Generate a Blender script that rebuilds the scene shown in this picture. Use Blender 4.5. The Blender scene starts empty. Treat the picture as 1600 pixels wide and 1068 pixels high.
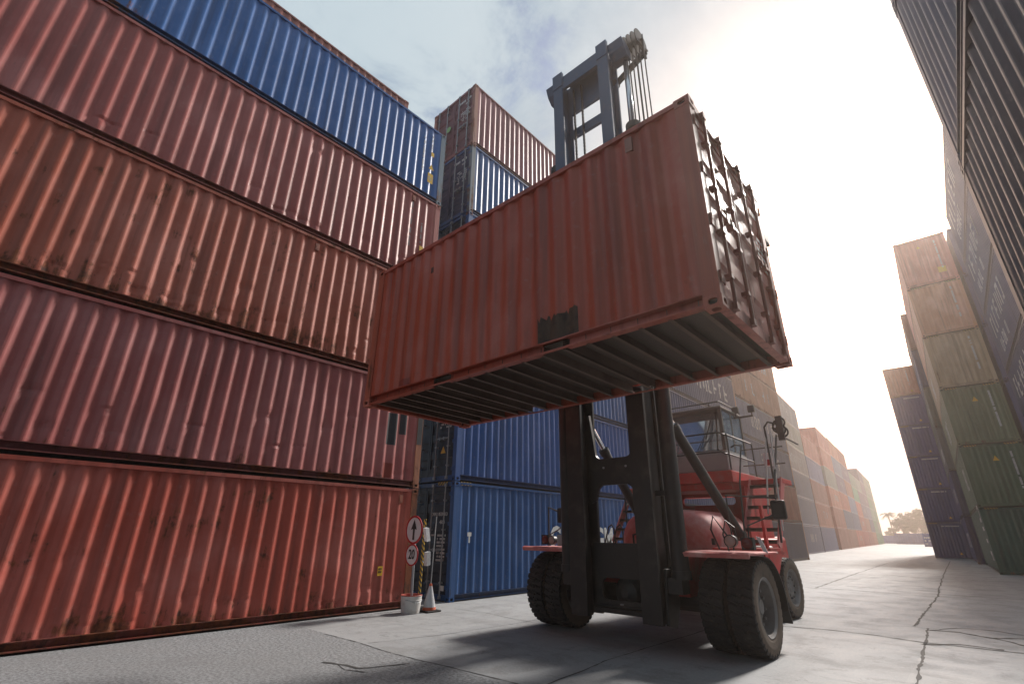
import bpy, bmesh, math, random
from mathutils import Matrix, Vector
R = math.radians
rng = random.Random(7)
scene = bpy.context.scene
COL = scene.collection

# ------------------------------------------------------------------ helpers
class MB:
    """collects shapes and links them as one mesh object"""
    def __init__(s): s.v = []; s.f = []; s.m = []; s.mi = 0
    def add(s, vs, fs):
        b = len(s.v); s.v += [tuple(v) for v in vs]
        for f in fs: s.f.append([i + b for i in f]); s.m.append(s.mi)
    def box(s, x0, x1, y0, y1, z0, z1):
        s.add([(x0,y0,z0),(x1,y0,z0),(x1,y1,z0),(x0,y1,z0),(x0,y0,z1),(x1,y0,z1),(x1,y1,z1),(x0,y1,z1)],
              [(0,3,2,1),(4,5,6,7),(0,1,5,4),(1,2,6,5),(2,3,7,6),(3,0,4,7)])
    def obox(s, c, ax, ay, az):
        c = Vector(c); ax = Vector(ax); ay = Vector(ay); az = Vector(az); vs = []
        for k in (-1,1):
            for i, j in ((-1,-1),(1,-1),(1,1),(-1,1)): vs.append(c + ax*i + ay*j + az*k)
        s.add(vs, [(0,3,2,1),(4,5,6,7),(0,1,5,4),(1,2,6,5),(2,3,7,6),(3,0,4,7)])
    def bar(s, p, q, w, h, up=(0,0,1)):
        p = Vector(p); q = Vector(q); d = (q-p); l = d.length; d.normalize(); up = Vector(up)
        if abs(d.dot(up)) > .98: up = Vector((1,0,0))
        a = d.cross(up).normalized(); b = a.cross(d).normalized()
        s.obox((p+q)/2, a*w/2, d*l/2, b*h/2)
    def tube(s, pts, r, n=10, cap=True, rs=None):
        pts = [Vector(p) for p in pts]; rings = []; prev = None
        for i, p in enumerate(pts):
            if i == 0: d = pts[1]-p
            elif i == len(pts)-1: d = p-pts[i-1]
            else: d = (pts[i+1]-p).normalized() + (p-pts[i-1]).normalized()
            d.normalize()
            if prev is None:
                a = d.orthogonal().normalized()
            else:
                a = prev - d*prev.dot(d)
                a = a.normalized() if a.length > 1e-6 else d.orthogonal().normalized()
            prev = a; b = d.cross(a); rr = rs[i] if rs else r
            rings.append([p + (a*math.cos(2*math.pi*k/n) + b*math.sin(2*math.pi*k/n))*rr for k in range(n)])
        vs = [v for ring in rings for v in ring]; fs = []
        for i in range(len(rings)-1):
            for k in range(n):
                fs.append((i*n+k, i*n+(k+1) % n, (i+1)*n+(k+1) % n, (i+1)*n+k))
        if cap:
            fs.append(tuple(range(n-1,-1,-1))); fs.append(tuple((len(rings)-1)*n+k for k in range(n)))
        s.add(vs, fs)
    def lathe(s, prof, c, axis='x', n=32, cap=False):
        """prof: list of (along, radius)"""
        vs = []; fs = []; c = Vector(c)
        for a, r in prof:
            for k in range(n):
                t = 2*math.pi*k/n; u, w = r*math.cos(t), r*math.sin(t)
                vs.append(c + (Vector((a,u,w)) if axis == 'x' else Vector((u,a,w)) if axis == 'y' else Vector((u,w,a))))
        for i in range(len(prof)-1):
            for k in range(n): fs.append((i*n+k, i*n+(k+1) % n, (i+1)*n+(k+1) % n, (i+1)*n+k))
        if cap:
            fs.append(tuple(range(n))); fs.append(tuple((len(prof)-1)*n+k for k in range(n)))
        s.add(vs, fs)
    def prism(s, poly, plane, a, b):
        """poly of (u,v); plane 'xz' extruded along y a..b, 'yz' along x, 'xy' along z"""
        n = len(poly)
        def P(u, v, w): return (u,w,v) if plane == 'xz' else (w,u,v) if plane == 'yz' else (u,v,w)
        vs = [P(u,v,a) for u,v in poly] + [P(u,v,b) for u,v in poly]
        fs = [tuple(range(n)), tuple(range(2*n-1, n-1, -1))]
        for i in range(n): fs.append((i, n+i, n+(i+1) % n, (i+1) % n))
        s.add(vs, fs)
    def plate_hole(s, outer, inner, plane, a, b):
        """same-count outer and inner loops; a plate with a through hole"""
        n = len(outer)
        def P(u, v, w): return (u,w,v) if plane == 'xz' else (w,u,v) if plane == 'yz' else (u,v,w)
        vs = [P(u,v,a) for u,v in outer] + [P(u,v,a) for u,v in inner] + [P(u,v,b) for u,v in outer] + [P(u,v,b) for u,v in inner]
        fs = []
        for i in range(n):
            j = (i+1) % n
            fs += [(i,j,n+j,n+i), (2*n+i,3*n+i,3*n+j,2*n+j), (i,2*n+i,2*n+j,j), (n+i,n+j,3*n+j,3*n+i)]
        s.add(vs, fs)
    def mesh(s, name, smooth=False, fix=True):
        me = bpy.data.meshes.new(name); me.from_pydata(s.v, [], s.f)
        me.polygons.foreach_set('material_index', s.m)
        if fix:
            bm = bmesh.new(); bm.from_mesh(me); bmesh.ops.recalc_face_normals(bm, faces=bm.faces); bm.to_mesh(me); bm.free()
        if smooth:
            me.polygons.foreach_set('use_smooth', [True]*len(me.polygons))
        me.update(); return me
    def build(s, name, mats, parent=None, off=(0,0,0), smooth=False, color=None, bevel=0, fix=True):
        if off != (0,0,0):
            s.v = [(x-off[0], y-off[1], z-off[2]) for x,y,z in s.v]
        return link(name, s.mesh(name, smooth, fix), mats, parent, color, bevel)

def link(name, me, mats, parent=None, color=None, bevel=0):
    o = bpy.data.objects.new(name, me); COL.objects.link(o)
    if not isinstance(mats, (list, tuple)): mats = [mats]
    if len(me.materials) == 0:
        for m in mats: me.materials.append(m)
    if parent is not None: o.parent = parent
    if color is not None: o.color = color
    if bevel:
        b = o.modifiers.new('bevel', 'BEVEL'); b.width = bevel; b.segments = 2; b.limit_method = 'ANGLE'; b.angle_limit = R(40)
    return o
def tag(o, label=None, cat=None, group=None, kind=None):
    if label: o['label'] = label
    if cat: o['category'] = cat
    if group: o['group'] = group
    if kind: o['kind'] = kind
    return o
def empty(name, loc, rz=0.0):
    o = bpy.data.objects.new(name, None); COL.objects.link(o); o.location = loc; o.rotation_euler = (0,0,rz)
    o.empty_display_size = .3
    return o
def rounded_rect(x0, x1, z0, z1, r, k=4):
    pts = []
    for cx, cz, a0 in ((x1-r,z1-r,0),(x0+r,z1-r,90),(x0+r,z0+r,180),(x1-r,z0+r,270)):
        for i in range(k+1):
            a = R(a0 + 90*i/k); pts.append((cx+r*math.cos(a), cz+r*math.sin(a)))
    return pts
def rect_like(x0, x1, z0, z1, k=4):
    """outer loop with the same count as rounded_rect"""
    pts = []
    cs = ((x1,z1),(x0,z1),(x0,z0),(x1,z0))
    mids = (((x1,(z0+z1)/2),(x1,z1),((x0+x1)/2,z1)), (((x0+x1)/2,z1),(x0,z1),(x0,(z0+z1)/2)),
            ((x0,(z0+z1)/2),(x0,z0),((x0+x1)/2,z0)), (((x0+x1)/2,z0),(x1,z0),(x1,(z0+z1)/2)))
    for a, b, c in mids:
        for i in range(k+1):
            t = i/k; t = .06 + .88*t
            if t < .5: u = t*2; pts.append((a[0]+(b[0]-a[0])*u, a[1]+(b[1]-a[1])*u))
            elif t == .5: pts.append(b)
            else: u = t*2-1; pts.append((b[0]+(c[0]-b[0])*u, b[1]+(c[1]-b[1])*u))
    return pts
def text_mesh(txt, size, depth=.004, align='CENTER', sx=1.0, bold=0.0):
    cu = bpy.data.curves.new('txt', 'FONT'); cu.body = txt; cu.size = size; cu.align_x = align; cu.align_y = 'CENTER'
    cu.extrude = depth/2; cu.resolution_u = 3; cu.offset = bold
    o = bpy.data.objects.new('txt', cu); COL.objects.link(o)
    dg = bpy.context.evaluated_depsgraph_get()
    me = bpy.data.meshes.new_from_object(o.evaluated_get(dg))
    bpy.data.objects.remove(o); bpy.data.curves.remove(cu)
    if sx != 1.0: me.transform(Matrix.Scale(sx, 4, (1,0,0)))
    return me

# ------------------------------------------------------------------ materials
class NT:
    def __init__(s, name):
        s.mat = bpy.data.materials.new(name); s.mat.use_nodes = True
        s.t = s.mat.node_tree; s.b = s.t.nodes['Principled BSDF']; s.n = s.t.nodes
    def node(s, typ, **k):
        n = s.n.new(typ)
        for a, v in k.items(): setattr(n, a, v)
        return n
    def lk(s, a, b): s.t.links.new(a, b)
    def val(s, sock, v):
        if isinstance(v, bpy.types.NodeSocket): s.lk(v, sock)
        else: sock.default_value = v
    def math(s, op, a, b=0.0, c=None, clamp=False):
        n = s.node('ShaderNodeMath', operation=op, use_clamp=clamp); s.val(n.inputs[0], a); s.val(n.inputs[1], b)
        if c is not None: s.val(n.inputs[2], c)
        return n.outputs[0]
    def mix(s, f, a, b, mode='MIX'):
        n = s.node('ShaderNodeMix', data_type='RGBA', blend_type=mode); s.val(n.inputs[0], f); s.val(n.inputs[6], a); s.val(n.inputs[7], b)
        return n.outputs[2]
    def noise(s, vec, scale, detail=4, rough=.55, dist=0.0):
        n = s.node('ShaderNodeTexNoise'); n.inputs['Scale'].default_value = scale; n.inputs['Detail'].default_value = detail
        n.inputs['Roughness'].default_value = rough; n.inputs['Distortion'].default_value = dist
        if vec is not None: s.lk(vec, n.inputs['Vector'])
        return n.outputs['Fac']
    def ramp(s, f, lo, hi):
        n = s.node('ShaderNodeMapRange', interpolation_type='SMOOTHSTEP'); s.val(n.inputs[0], f); s.val(n.inputs[1], lo); s.val(n.inputs[2], hi)
        return n.outputs[0]
    def mapping(s, vec, scale=(1,1,1), loc=(0,0,0)):
        n = s.node('ShaderNodeMapping'); s.lk(vec, n.inputs[0]); n.inputs['Scale'].default_value = scale; n.inputs['Location'].default_value = loc
        return n.outputs[0]
    def bump(s, h, strength=.2, dist=.01):
        n = s.node('ShaderNodeBump'); n.inputs['Strength'].default_value = strength; n.inputs['Distance'].default_value = dist
        s.lk(h, n.inputs['Height']); s.lk(n.outputs[0], s.b.inputs['Normal'])
def rgba(c): return (c[0], c[1], c[2], 1.0)

def make_container_paint():
    t = NT('container_paint')
    oi = t.node('ShaderNodeObjectInfo'); tc = t.node('ShaderNodeTexCoord').outputs['Object']
    off = t.node('ShaderNodeCombineXYZ')
    t.lk(t.math('MULTIPLY', oi.outputs['Random'], 37.0), off.inputs[0]); t.lk(t.math('MULTIPLY', oi.outputs['Random'], 91.0), off.inputs[1])
    t.lk(t.math('MULTIPLY', oi.outputs['Random'], 13.0), off.inputs[2])
    va = t.node('ShaderNodeVectorMath', operation='ADD'); t.lk(tc, va.inputs[0]); t.lk(off.outputs[0], va.inputs[1]); P = va.outputs[0]
    base = oi.outputs['Color']; wear = oi.outputs['Alpha']
    big = t.noise(P, .55, 5, .6)
    streak = t.noise(t.mapping(P, (5.5,5.5,.32)), 1.0, 5, .6)
    fine = t.noise(P, 9.0, 6, .65)
    hsv = t.node('ShaderNodeHueSaturation'); t.lk(base, hsv.inputs['Color']); hsv.inputs['Saturation'].default_value = .78; hsv.inputs['Value'].default_value = 1.45
    c = t.mix(t.math('MULTIPLY', t.ramp(big, .42, .72), .55), base, hsv.outputs[0])
    hs2 = t.node('ShaderNodeHueSaturation'); t.lk(base, hs2.inputs['Color']); hs2.inputs['Saturation'].default_value = .95; hs2.inputs['Value'].default_value = .62
    c = t.mix(t.math('MULTIPLY', t.ramp(streak, .46, .68), .75), c, hs2.outputs[0])
    c = t.mix(t.math('MULTIPLY', t.ramp(fine, .55, .8), .18), c, (.42,.38,.35,1))
    # rust runs and patches
    sep = t.node('ShaderNodeSeparateXYZ'); t.lk(tc, sep.inputs[0])
    low = t.math('SUBTRACT', 1.0, t.ramp(sep.outputs[2], .05, .75))
    rn = t.noise(P, 1.6, 8, .68, .3)
    rs = t.noise(t.mapping(P, (7,7,.55)), 1.0, 6, .7)
    k = t.math('ADD', t.math('MULTIPLY', rn, .6), t.math('MULTIPLY', rs, .4))
    k = t.math('ADD', k, t.math('MULTIPLY', low, .09))
    thr = t.math('SUBTRACT', .72, t.math('MULTIPLY', wear, .22))
    rust = t.ramp(k, thr, t.math('ADD', thr, .07))
    rc = t.mix(t.ramp(fine, .4, .65), (.20,.062,.026,1), (.052,.021,.014,1))
    c = t.mix(t.math('MULTIPLY', rust, .92), c, rc)
    chip = t.ramp(t.math('ADD', t.noise(P, 4.3, 9, .75), t.math('MULTIPLY', low, .075)), .655, .68)
    c = t.mix(t.math('MULTIPLY', chip, t.math('MULTIPLY', wear, .9)), c, (.035,.022,.018,1))
    t.lk(c, t.b.inputs['Base Color'])
    r = t.math('ADD', t.math('ADD', .31, t.math('MULTIPLY', wear, .26)), t.math('MULTIPLY', big, .16)); r = t.math('ADD', r, t.math('MULTIPLY', rust, .25))
    t.lk(r, t.b.inputs['Roughness']); t.b.inputs['Specular IOR Level'].default_value = .42
    h = t.math('ADD', t.math('MULTIPLY', t.noise(P, 2.2, 3), 1.0), t.math('MULTIPLY', fine, .25))
    t.bump(h, .22, .02)
    return t.mat
def simple(name, col, rough=.6, metal=0.0, spec=.4, var=.25, scale=6.0, dirt=None, dirt_amt=.5, bump=.1, lo=.5, hi=.75):
    t = NT(name); tc = t.node('ShaderNodeTexCoord').outputs['Object']
    n = t.noise(tc, scale, 6, .62); n2 = t.noise(tc, scale*.22, 4, .6)
    c = t.mix(t.math('MULTIPLY', t.ramp(n2, .3, .7), var), rgba(col), rgba([x*.55 for x in col]))
    if dirt:
        c = t.mix(t.math('MULTIPLY', t.ramp(n, lo, hi), dirt_amt), c, rgba(dirt))
    t.lk(c, t.b.inputs['Base Color']); t.lk(t.math('ADD', rough-.08, t.math('MULTIPLY', n, .18)), t.b.inputs['Roughness'])
    t.b.inputs['Metallic'].default_value = metal; t.b.inputs['Specular IOR Level'].default_value = spec
    if bump: t.bump(n, bump, .01)
    return t.mat

M = {}
M['paint'] = make_container_paint()
M['cast'] = M['paint']
M['mark'] = simple('white_marking', (.62,.62,.60), .6, var=.15, dirt=(.2,.19,.18), dirt_amt=.5, scale=14)
M['markdim'] = simple('worn_white_lettering', (.34,.34,.34), .65, var=.4, dirt=(.14,.14,.15), dirt_amt=.8, scale=5, lo=.4, hi=.6)
M['yellow'] = simple('yellow_sticker', (.70,.42,.03), .55, var=.15, dirt=(.2,.15,.08), scale=20)
M['blackmark'] = simple('black_marking', (.02,.02,.022), .6)
M['spray'] = simple('grey_spray_paint', (.035,.036,.042), .6, var=.3, dirt=(.1,.08,.08), scale=8, dirt_amt=.3)
M['redpatch'] = simple('red_touch_up_paint', (.26,.05,.035), .55, var=.3)
M['rustpatch'] = simple('rusty_repair_paint', (.085,.050,.032), .7, var=.4, dirt=(.035,.02,.014), scale=5, dirt_amt=.8, lo=.45, hi=.6)
M['zinc'] = simple('galvanised_steel', (.33,.35,.37), .45, metal=.6, var=.2, dirt=(.16,.10,.07), scale=11, dirt_amt=.35)
M['under'] = simple('underside_steel', (.17,.115,.090), .75, var=.4, dirt=(.09,.05,.035), scale=3)
M['wood'] = simple('underside_floor', (.11,.085,.070), .8, var=.4, scale=3)
M['dark'] = simple('hole_shade_black', (.006,.006,.006), .9, bump=0)  # near-black caps that paint the darkness inside the casting holes
M['rubber'] = simple('tyre_rubber', (.018,.018,.019), .72, var=.2, dirt=(.075,.062,.055), scale=5, dirt_amt=.45, bump=.25, lo=.42, hi=.75)
M['dusty'] = simple('dusty_tyre_wall', (.120,.088,.066), .85, var=.35, dirt=(.05,.042,.036), scale=6, dirt_amt=.7, bump=.2)
M['rim'] = simple('rim_steel', (.20,.19,.185), .5, metal=.3, var=.3, dirt=(.11,.075,.05), scale=9, dirt_amt=.6)
M['mast'] = simple('mast_black_steel', (.015,.0155,.017), .5, var=.35, dirt=(.085,.074,.062), scale=2.6, dirt_amt=.6, bump=.12, lo=.48, hi=.8)
M['mast2'] = simple('inner_mast_steel', (.045,.090,.165), .45, var=.25, dirt=(.13,.13,.14), scale=4, dirt_amt=.4)
M['chrome'] = simple('rod_steel', (.55,.57,.60), .22, metal=1.0, var=.1, bump=0)
M['red'] = simple('vehicle_red_paint', (.50,.034,.030), .58, var=.35, dirt=(.34,.13,.11), scale=5, dirt_amt=.7, lo=.42, hi=.72)
M['pinkred'] = simple('dusty_red_paint', (.52,.125,.115), .62, var=.25, dirt=(.58,.36,.33), scale=2.6, dirt_amt=.95, lo=.4, hi=.75)
M['tread'] = simple('stair_tread_steel', (.20,.14,.11), .7, var=.35, dirt=(.09,.05,.035), scale=12)
M['cabgrey'] = simple('cab_grey_paint', (.38,.37,.36), .5, var=.2, dirt=(.3,.27,.25), scale=4)
M['cabframe'] = simple('cab_frame_paint', (.13,.115,.10), .5, var=.2)
M['rail'] = simple('handrail_paint', (.045,.040,.038), .45, var=.2, dirt=(.12,.1,.08), scale=12)
M['railw'] = simple('pale_handrail_paint', (.55,.53,.5), .45, var=.1)
M['lampred'] = simple('red_lamp_lens', (.12,.008,.008), .2, var=.1, bump=0)
M['lampclear'] = simple('clear_lamp_lens', (.42,.30,.26), .15, var=.2, bump=0)
M['plastic'] = simple('black_plastic', (.012,.012,.013), .5)
M['signwhite'] = simple('sign_white', (.66,.63,.63), .45, var=.12, dirt=(.45,.42,.42), scale=7)
M['signred'] = simple('sign_red', (.40,.012,.020), .4, var=.1)
M['bucketwhite'] = simple('bucket_white', (.55,.54,.52), .55, var=.2, dirt=(.25,.19,.15), scale=8, dirt_amt=.5)
M['bucketred'] = simple('bucket_rim_red', (.36,.08,.06), .55)
M['orange'] = simple('cone_orange', (.45,.09,.04), .6, var=.2)
M['conewhite'] = simple('cone_reflective_grey', (.42,.43,.45), .35, var=.2, dirt=(.3,.28,.26), scale=10)
M['bark'] = simple('bark', (.10,.075,.055), .9, scale=3)
def leafmat(name, c):
    t = NT(name); oi = t.node('ShaderNodeTexCoord').outputs['Object']; n = t.noise(oi, .9, 3)
    col = t.mix(t.ramp(n, .35, .65), rgba(c), rgba([x*.5 for x in c])); t.lk(col, t.b.inputs['Base Color'])
    t.b.inputs['Roughness'].default_value = .55; t.b.inputs['Transmission Weight'].default_value = 0.0
    return t.mat
M['leaf'] = leafmat('leaf_green', (.030,.090,.018)); M['leaf2'] = leafmat('leaf_olive', (.040,.095,.022)); M['palm'] = leafmat('palm_leaf', (.080,.105,.035))
def striped():
    t = NT('hazard_stripes'); tc = t.node('ShaderNodeTexCoord').outputs['Object']; s = t.node('ShaderNodeSeparateXYZ'); t.lk(tc, s.inputs[0])
    v = t.math('ADD', t.math('MULTIPLY', s.outputs[2], 9.0), t.math('MULTIPLY', t.math('ADD', s.outputs[0], s.outputs[1]), 9.0))
    v = t.math('GREATER_THAN', t.math('FRACT', v), .5)
    t.lk(t.mix(v, (.02,.02,.02,1), (.46,.29,.03,1)), t.b.inputs['Base Color']); t.b.inputs['Roughness'].default_value = .5
    return t.mat
M['stripes'] = striped()
def glass():
    t = NT('cab_glass'); t.b.inputs['Base Color'].default_value = (.52,.66,.74,1); t.b.inputs['Roughness'].default_value = .04  # milky blue body tint imitates sky reflected in the panes
    t.b.inputs['Transmission Weight'].default_value = .5; t.b.inputs['IOR'].default_value = 3.0; t.b.inputs['Specular IOR Level'].default_value = .8
    return t.mat
M['glass'] = glass()
PAINT = M['paint']

# ------------------------------------------------------------------ container geometry (local: length on Y, origin at the base centre)
W = 2.438; HW = W/2
def profile(a, b, pitch, depth=.040, soft=True):
    """corrugation between a and b: (t, inward depth)"""
    n = max(1, int((b-a-.06)/pitch)); m = (b-a-n*pitch)/2; out = [(a,0.0)]; t = a+m
    fl, sl = .17*pitch, .33*pitch; e = .010
    for i in range(n):
        pts = ((fl/2, 0), (fl/2+sl, depth), (fl/2+sl+fl, depth), (fl/2+2*sl+fl, 0))
        for u, d in pts:
            if soft:
                up = d if u in (fl/2+sl, fl/2+sl+fl) else 0
                if u in (fl/2, fl/2+sl+fl):
                    nd = depth if u == fl/2 else 0; k = e/sl
                    out.append((t+u-e, d)); out.append((t+u+e, d + (nd-d)*k))
                else:
                    pd = 0 if u == fl/2+sl else depth; k = e/sl; cur = depth if u == fl/2+sl else 0
                    if u == fl/2+sl: out.append((t+u-e, depth*(1-k))); out.append((t+u+e, depth))
                    else: out.append((t+u-e, depth*k)); out.append((t+u+e, 0.0))
            else: out.append((t+u, d))
        t += pitch
    out.append((b, 0.0)); return out
def panel_mb(prof, zs, place, dents=()):
    m = MB(); nz = len(zs); vs = []; fs = []
    for t, d in prof:
        for z in zs:
            dd = d
            for (dt, dz, rt, rz, dep) in dents:
                q = ((t-dt)/rt)**2 + ((z-dz)/rz)**2
                if q < 6: dd += dep*math.exp(-q)
            vs.append(place(t, z, dd))
    for i in range(len(prof)-1):
        for j in range(nz-1): fs.append((i*nz+j, (i+1)*nz+j, (i+1)*nz+j+1, i*nz+j+1))
    m.add(vs, fs); return m
_cache = {}
def cached(key, fn):
    if key not in _cache: _cache[key] = fn()
    return _cache[key]
XO = HW-.020
def side_mesh(L, H, s, dents=(), soft=True, key=None):
    def fn():
        hl = L/2; pr = profile(-hl+.165, hl-.165, .278, soft=soft)
        if dents:
            zs = [.16+(H-.23)*i/40 for i in range(41)]
        else: zs = [.16, H-.07]
        m = panel_mb(pr, zs, lambda t, z, d: (s*(XO-d), t, z), dents)
        return m.mesh('side_panel', fix=False) if s > 0 else flipped(m, 'side_panel')
    return cached(('side', L, H, s, soft, key), fn)
def flipped(m, name):
    m.f = [f[::-1] for f in m.f]; return m.mesh(name, fix=False)
def end_mesh(L, H, s, soft=True):
    def fn():
        y = s*(L/2-.02); m = panel_mb(profile(-HW+.13, HW-.13, .232, .045, soft), [.15, H-.10], lambda t, z, d: (t, y-s*d, z))
        return m.mesh('end_panel') if s < 0 else m.mesh('end_panel')
    return cached(('end', L, H, s, soft), fn)
def casting_mb(m, cx, cy, cz, hx=.081, hy=.089, hz=.059):
    """corner casting with an oval hole in each face"""
    faces = (((1,0,0),(0,1,0),hx,hy,hz),((-1,0,0),(0,1,0),hx,hy,hz),((0,1,0),(1,0,0),hy,hx,hz),((0,-1,0),(1,0,0),hy,hx,hz),((0,0,1),(0,1,0),hz,hy,hx),((0,0,-1),(0,1,0),hz,hy,hx))
    c = Vector((cx,cy,cz))
    for nrm, u, hn, hu, hv in faces:
        n = Vector(nrm); u = Vector(u); v = n.cross(u)
        outer = rect_like(-hu, hu, -hv, hv, 4); inner = rounded_rect(-hu*.50, hu*.50, -hv*.52, hv*.52, min(hu,hv)*.42, 4); k = len(outer)
        vs = [c+n*hn+u*a+v*b for a,b in outer] + [c+n*hn+u*a+v*b for a,b in inner] + [c+n*(hn-.035)+u*a+v*b for a,b in inner]
        fs = []
        for i in range(k):
            j = (i+1) % k; fs += [(i,j,k+j,k+i), (k+i,k+j,2*k+j,2*k+i)]
        m.mi = 0; m.add(vs, fs); m.mi = 1; m.add([vs[2*k+i] for i in range(k)], [tuple(range(k))]); m.mi = 0
def casting_mesh():
    def fn():
        m = MB(); casting_mb(m, 0,0,0); return m.mesh('corner_casting')
    return cached('cast', fn)
def post_mesh():
    def fn():
        m = MB(); m.box(-.075,.075,-.085,.085,0,1); me = m.mesh('corner_post'); return me
    return cached('post', fn)
def rail_profile_mesh(L, s, pockets=()):
    def fn():
        hl = L/2-.178; segs = [(-hl, hl)]
        for a, b in pockets:
            new = []
            for p, q in segs:
                if a > p and b < q: new += [(p,a),(b,q)]
                else: new.append((p,q))
            segs = new
        o = HW-.010
        poly = [(o,.168),(o,.155),(o-.085,.150),(o-.085,.058),(o,.050),(o,.034),(o-.11,.034),(o-.11,.168)]
        m = MB()
        for a, b in segs: m.prism([(s*x, z) for x, z in poly], 'xz', a, b)
        for a, b in pockets:       # lip above the pocket
            m.box(min(s*(o-.03),s*o), max(s*(o-.03),s*o), a, b, .150, .166); m.box(min(s*(o-.045),s*o), max(s*(o-.045),s*o), a, b, .034, .046)
        return m.mesh('bottom_rail')
    return cached(('brail', L, s, pockets), fn)
def top_rail_mesh(L, H, s):
    def fn():
        hl = L/2-.178; m = MB(); x0, x1 = sorted((s*(HW-.065), s*(HW-.004))); m.box(x0,x1,-hl,hl,H-.078,H-.014); return m.mesh('top_rail')
    return cached(('trail', L, H, s), fn)
def end_bar_mesh(L, H, s, top):
    """sill or header of one end"""
    def fn():
        m = MB(); y0, y1 = sorted((s*(L/2-.10), s*(L/2-.008)))
        if top: m.box(-HW+.162,HW-.162,y0,y1,H-.118,H-.012)
        else: m.box(-HW+.162,HW-.162,y0,y1,.02,.15)
        return m.mesh('end_bar')
    return cached(('ebar', L, H, s, top), fn)
def door_mesh(L, H, sx):
    """one leaf at the +Y end: panel with shallow ribs and a raised edge frame"""
    def fn():
        x0, x1 = (.008, HW-.125) if sx > 0 else (-HW+.125, -.008); z0, z1 = .155, H-.125; y = L/2-.035
        m = MB(); prof = []; n = 5; h = (z1-z0-.16)/n
        zs = [z0+.08]; ds = [0.0]
        for i in range(n):
            b = z0+.08+h*i
            for u, d in ((.24,0),(.34,.024),(.74,.024),(.84,0)): zs.append(b+h*u); ds.append(d)
        zs.append(z1-.08); ds.append(0.0)
        vs = []; fs = []
        for z, d in zip(zs, ds): vs += [(x0+.06,y-.012-d,z),(x1-.06,y-.012-d,z)]
        for i in range(len(zs)-1): fs.append((2*i,2*i+1,2*i+3,2*i+2))
        m.add(vs, fs)
        for a, b, c, d in ((x0,x1,z0,z0+.08),(x0,x1,z1-.08,z1),(x0,x0+.06,z0+.08,z1-.08),(x1-.06,x1,z0+.08,z1-.08)): m.box(a,b,y-.05,y,c,d)
        return m.mesh('door')
    return cached(('door', L, H, sx), fn)
def bar_mesh(L, H):
    """a locking bar with its cams and brackets"""
    def fn():
        y = L/2+.012; m = MB(); m.tube([(0,y,.09),(0,y,H-.06)], .019, 10)
        for z in (.10, H-.075):
            m.box(-.042,.042,y-.045,y+.024,z-.045,z+.03)
        for z in (.42, .95, H*.58, H-.48): m.box(-.04,.04,y-.055,y+.021,z-.022,z+.022)
        return m.mesh('locking_bar')
    return cached(('bar', L, H), fn)
def handle_mesh(L, s):
    def fn():
        y = L/2+.032; m = MB(); m.bar((0,y,1.18),(s*.36,y,1.18),.014,.03); m.box(s*.34-.025,s*.34+.025,y-.06,y+.012,1.13,1.22); return m.mesh('door_handle')
    return cached(('handle', L, s), fn)
def hinge_mesh(L, sx):
    def fn():
        m = MB(); y = L/2-.012; x = sx*(HW-.13); m.box(x-.075,x+.075,y-.03,y+.012,-.045,.045); m.tube([(sx*(HW-.07),y+.006,-.06),(sx*(HW-.07),y+.006,.06)],.016,8)
        return m.mesh('hinge')
    return cached(('hinge', L, sx), fn)
def roof_mesh(L, H):
    def fn():
        m = MB(); m.box(-HW+.05,HW-.05,-L/2+.12,L/2-.12,H-.05,H-.024); return m.mesh('roof_panel')
    return cached(('roof', L, H), fn)
def floor_mesh(L):
    def fn():
        m = MB(); m.box(-HW+.09,HW-.09,-L/2+.1,L/2-.1,.152,.158); return m.mesh('floor_panel')
    return cached(('floor', L), fn)

def place_mesh(me, parent, L, face, u, z, proud=.004, rot=0.0):
    """put a flat XY mesh on a container face: 'x+','x-','y+','y-'; u runs to the viewer's right"""
    N = {'x+':(1,0,0),'x-':(-1,0,0),'y+':(0,1,0),'y-':(0,-1,0)}[face]; N = Vector(N); U = Vector((0,0,1)).cross(N); V = Vector((0,0,1))
    d = (HW-.020 if face[0] == 'x' else L/2-.02) + proud
    mat = Matrix((U, V, N)).transposed().to_4x4(); mat.translation = N*d + U*u + V*z
    me.transform(mat @ Matrix.Rotation(rot, 4, 'Z')); return me
def mark_text(parent, L, face, txt, size, u, z, name='lettering', mat=None, rot=0.0, proud=.004, sx=1.0, bold=0.0, align='CENTER'):
    me = place_mesh(text_mesh(txt, size, .004, align, sx, bold), parent, L, face, u, z, proud, rot)
    return link(name, me, mat or M['mark'], parent)
def mark_rows(parent, L, face, rows, u, z, w, h, rot=0.0, name='lettering', mat=None, proud=.004, seed=0, sparse=.2):
    """small unreadable print: rows of short dashes"""
    r = random.Random(seed); m = MB()
    for i in range(rows):
        x = -w/2
        while x < w/2-.02:
            ww = r.uniform(.5,.9)*h*.75
            if r.random() > sparse: m.box(x, min(x+ww, w/2), -i*h*1.7-h, -i*h*1.7, -.001, .001)
            x += ww + h*.25
    me = m.mesh(name); place_mesh(me, parent, L, face, u, z, proud, rot)
    return link(name, me, mat or M['mark'], parent)
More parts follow.
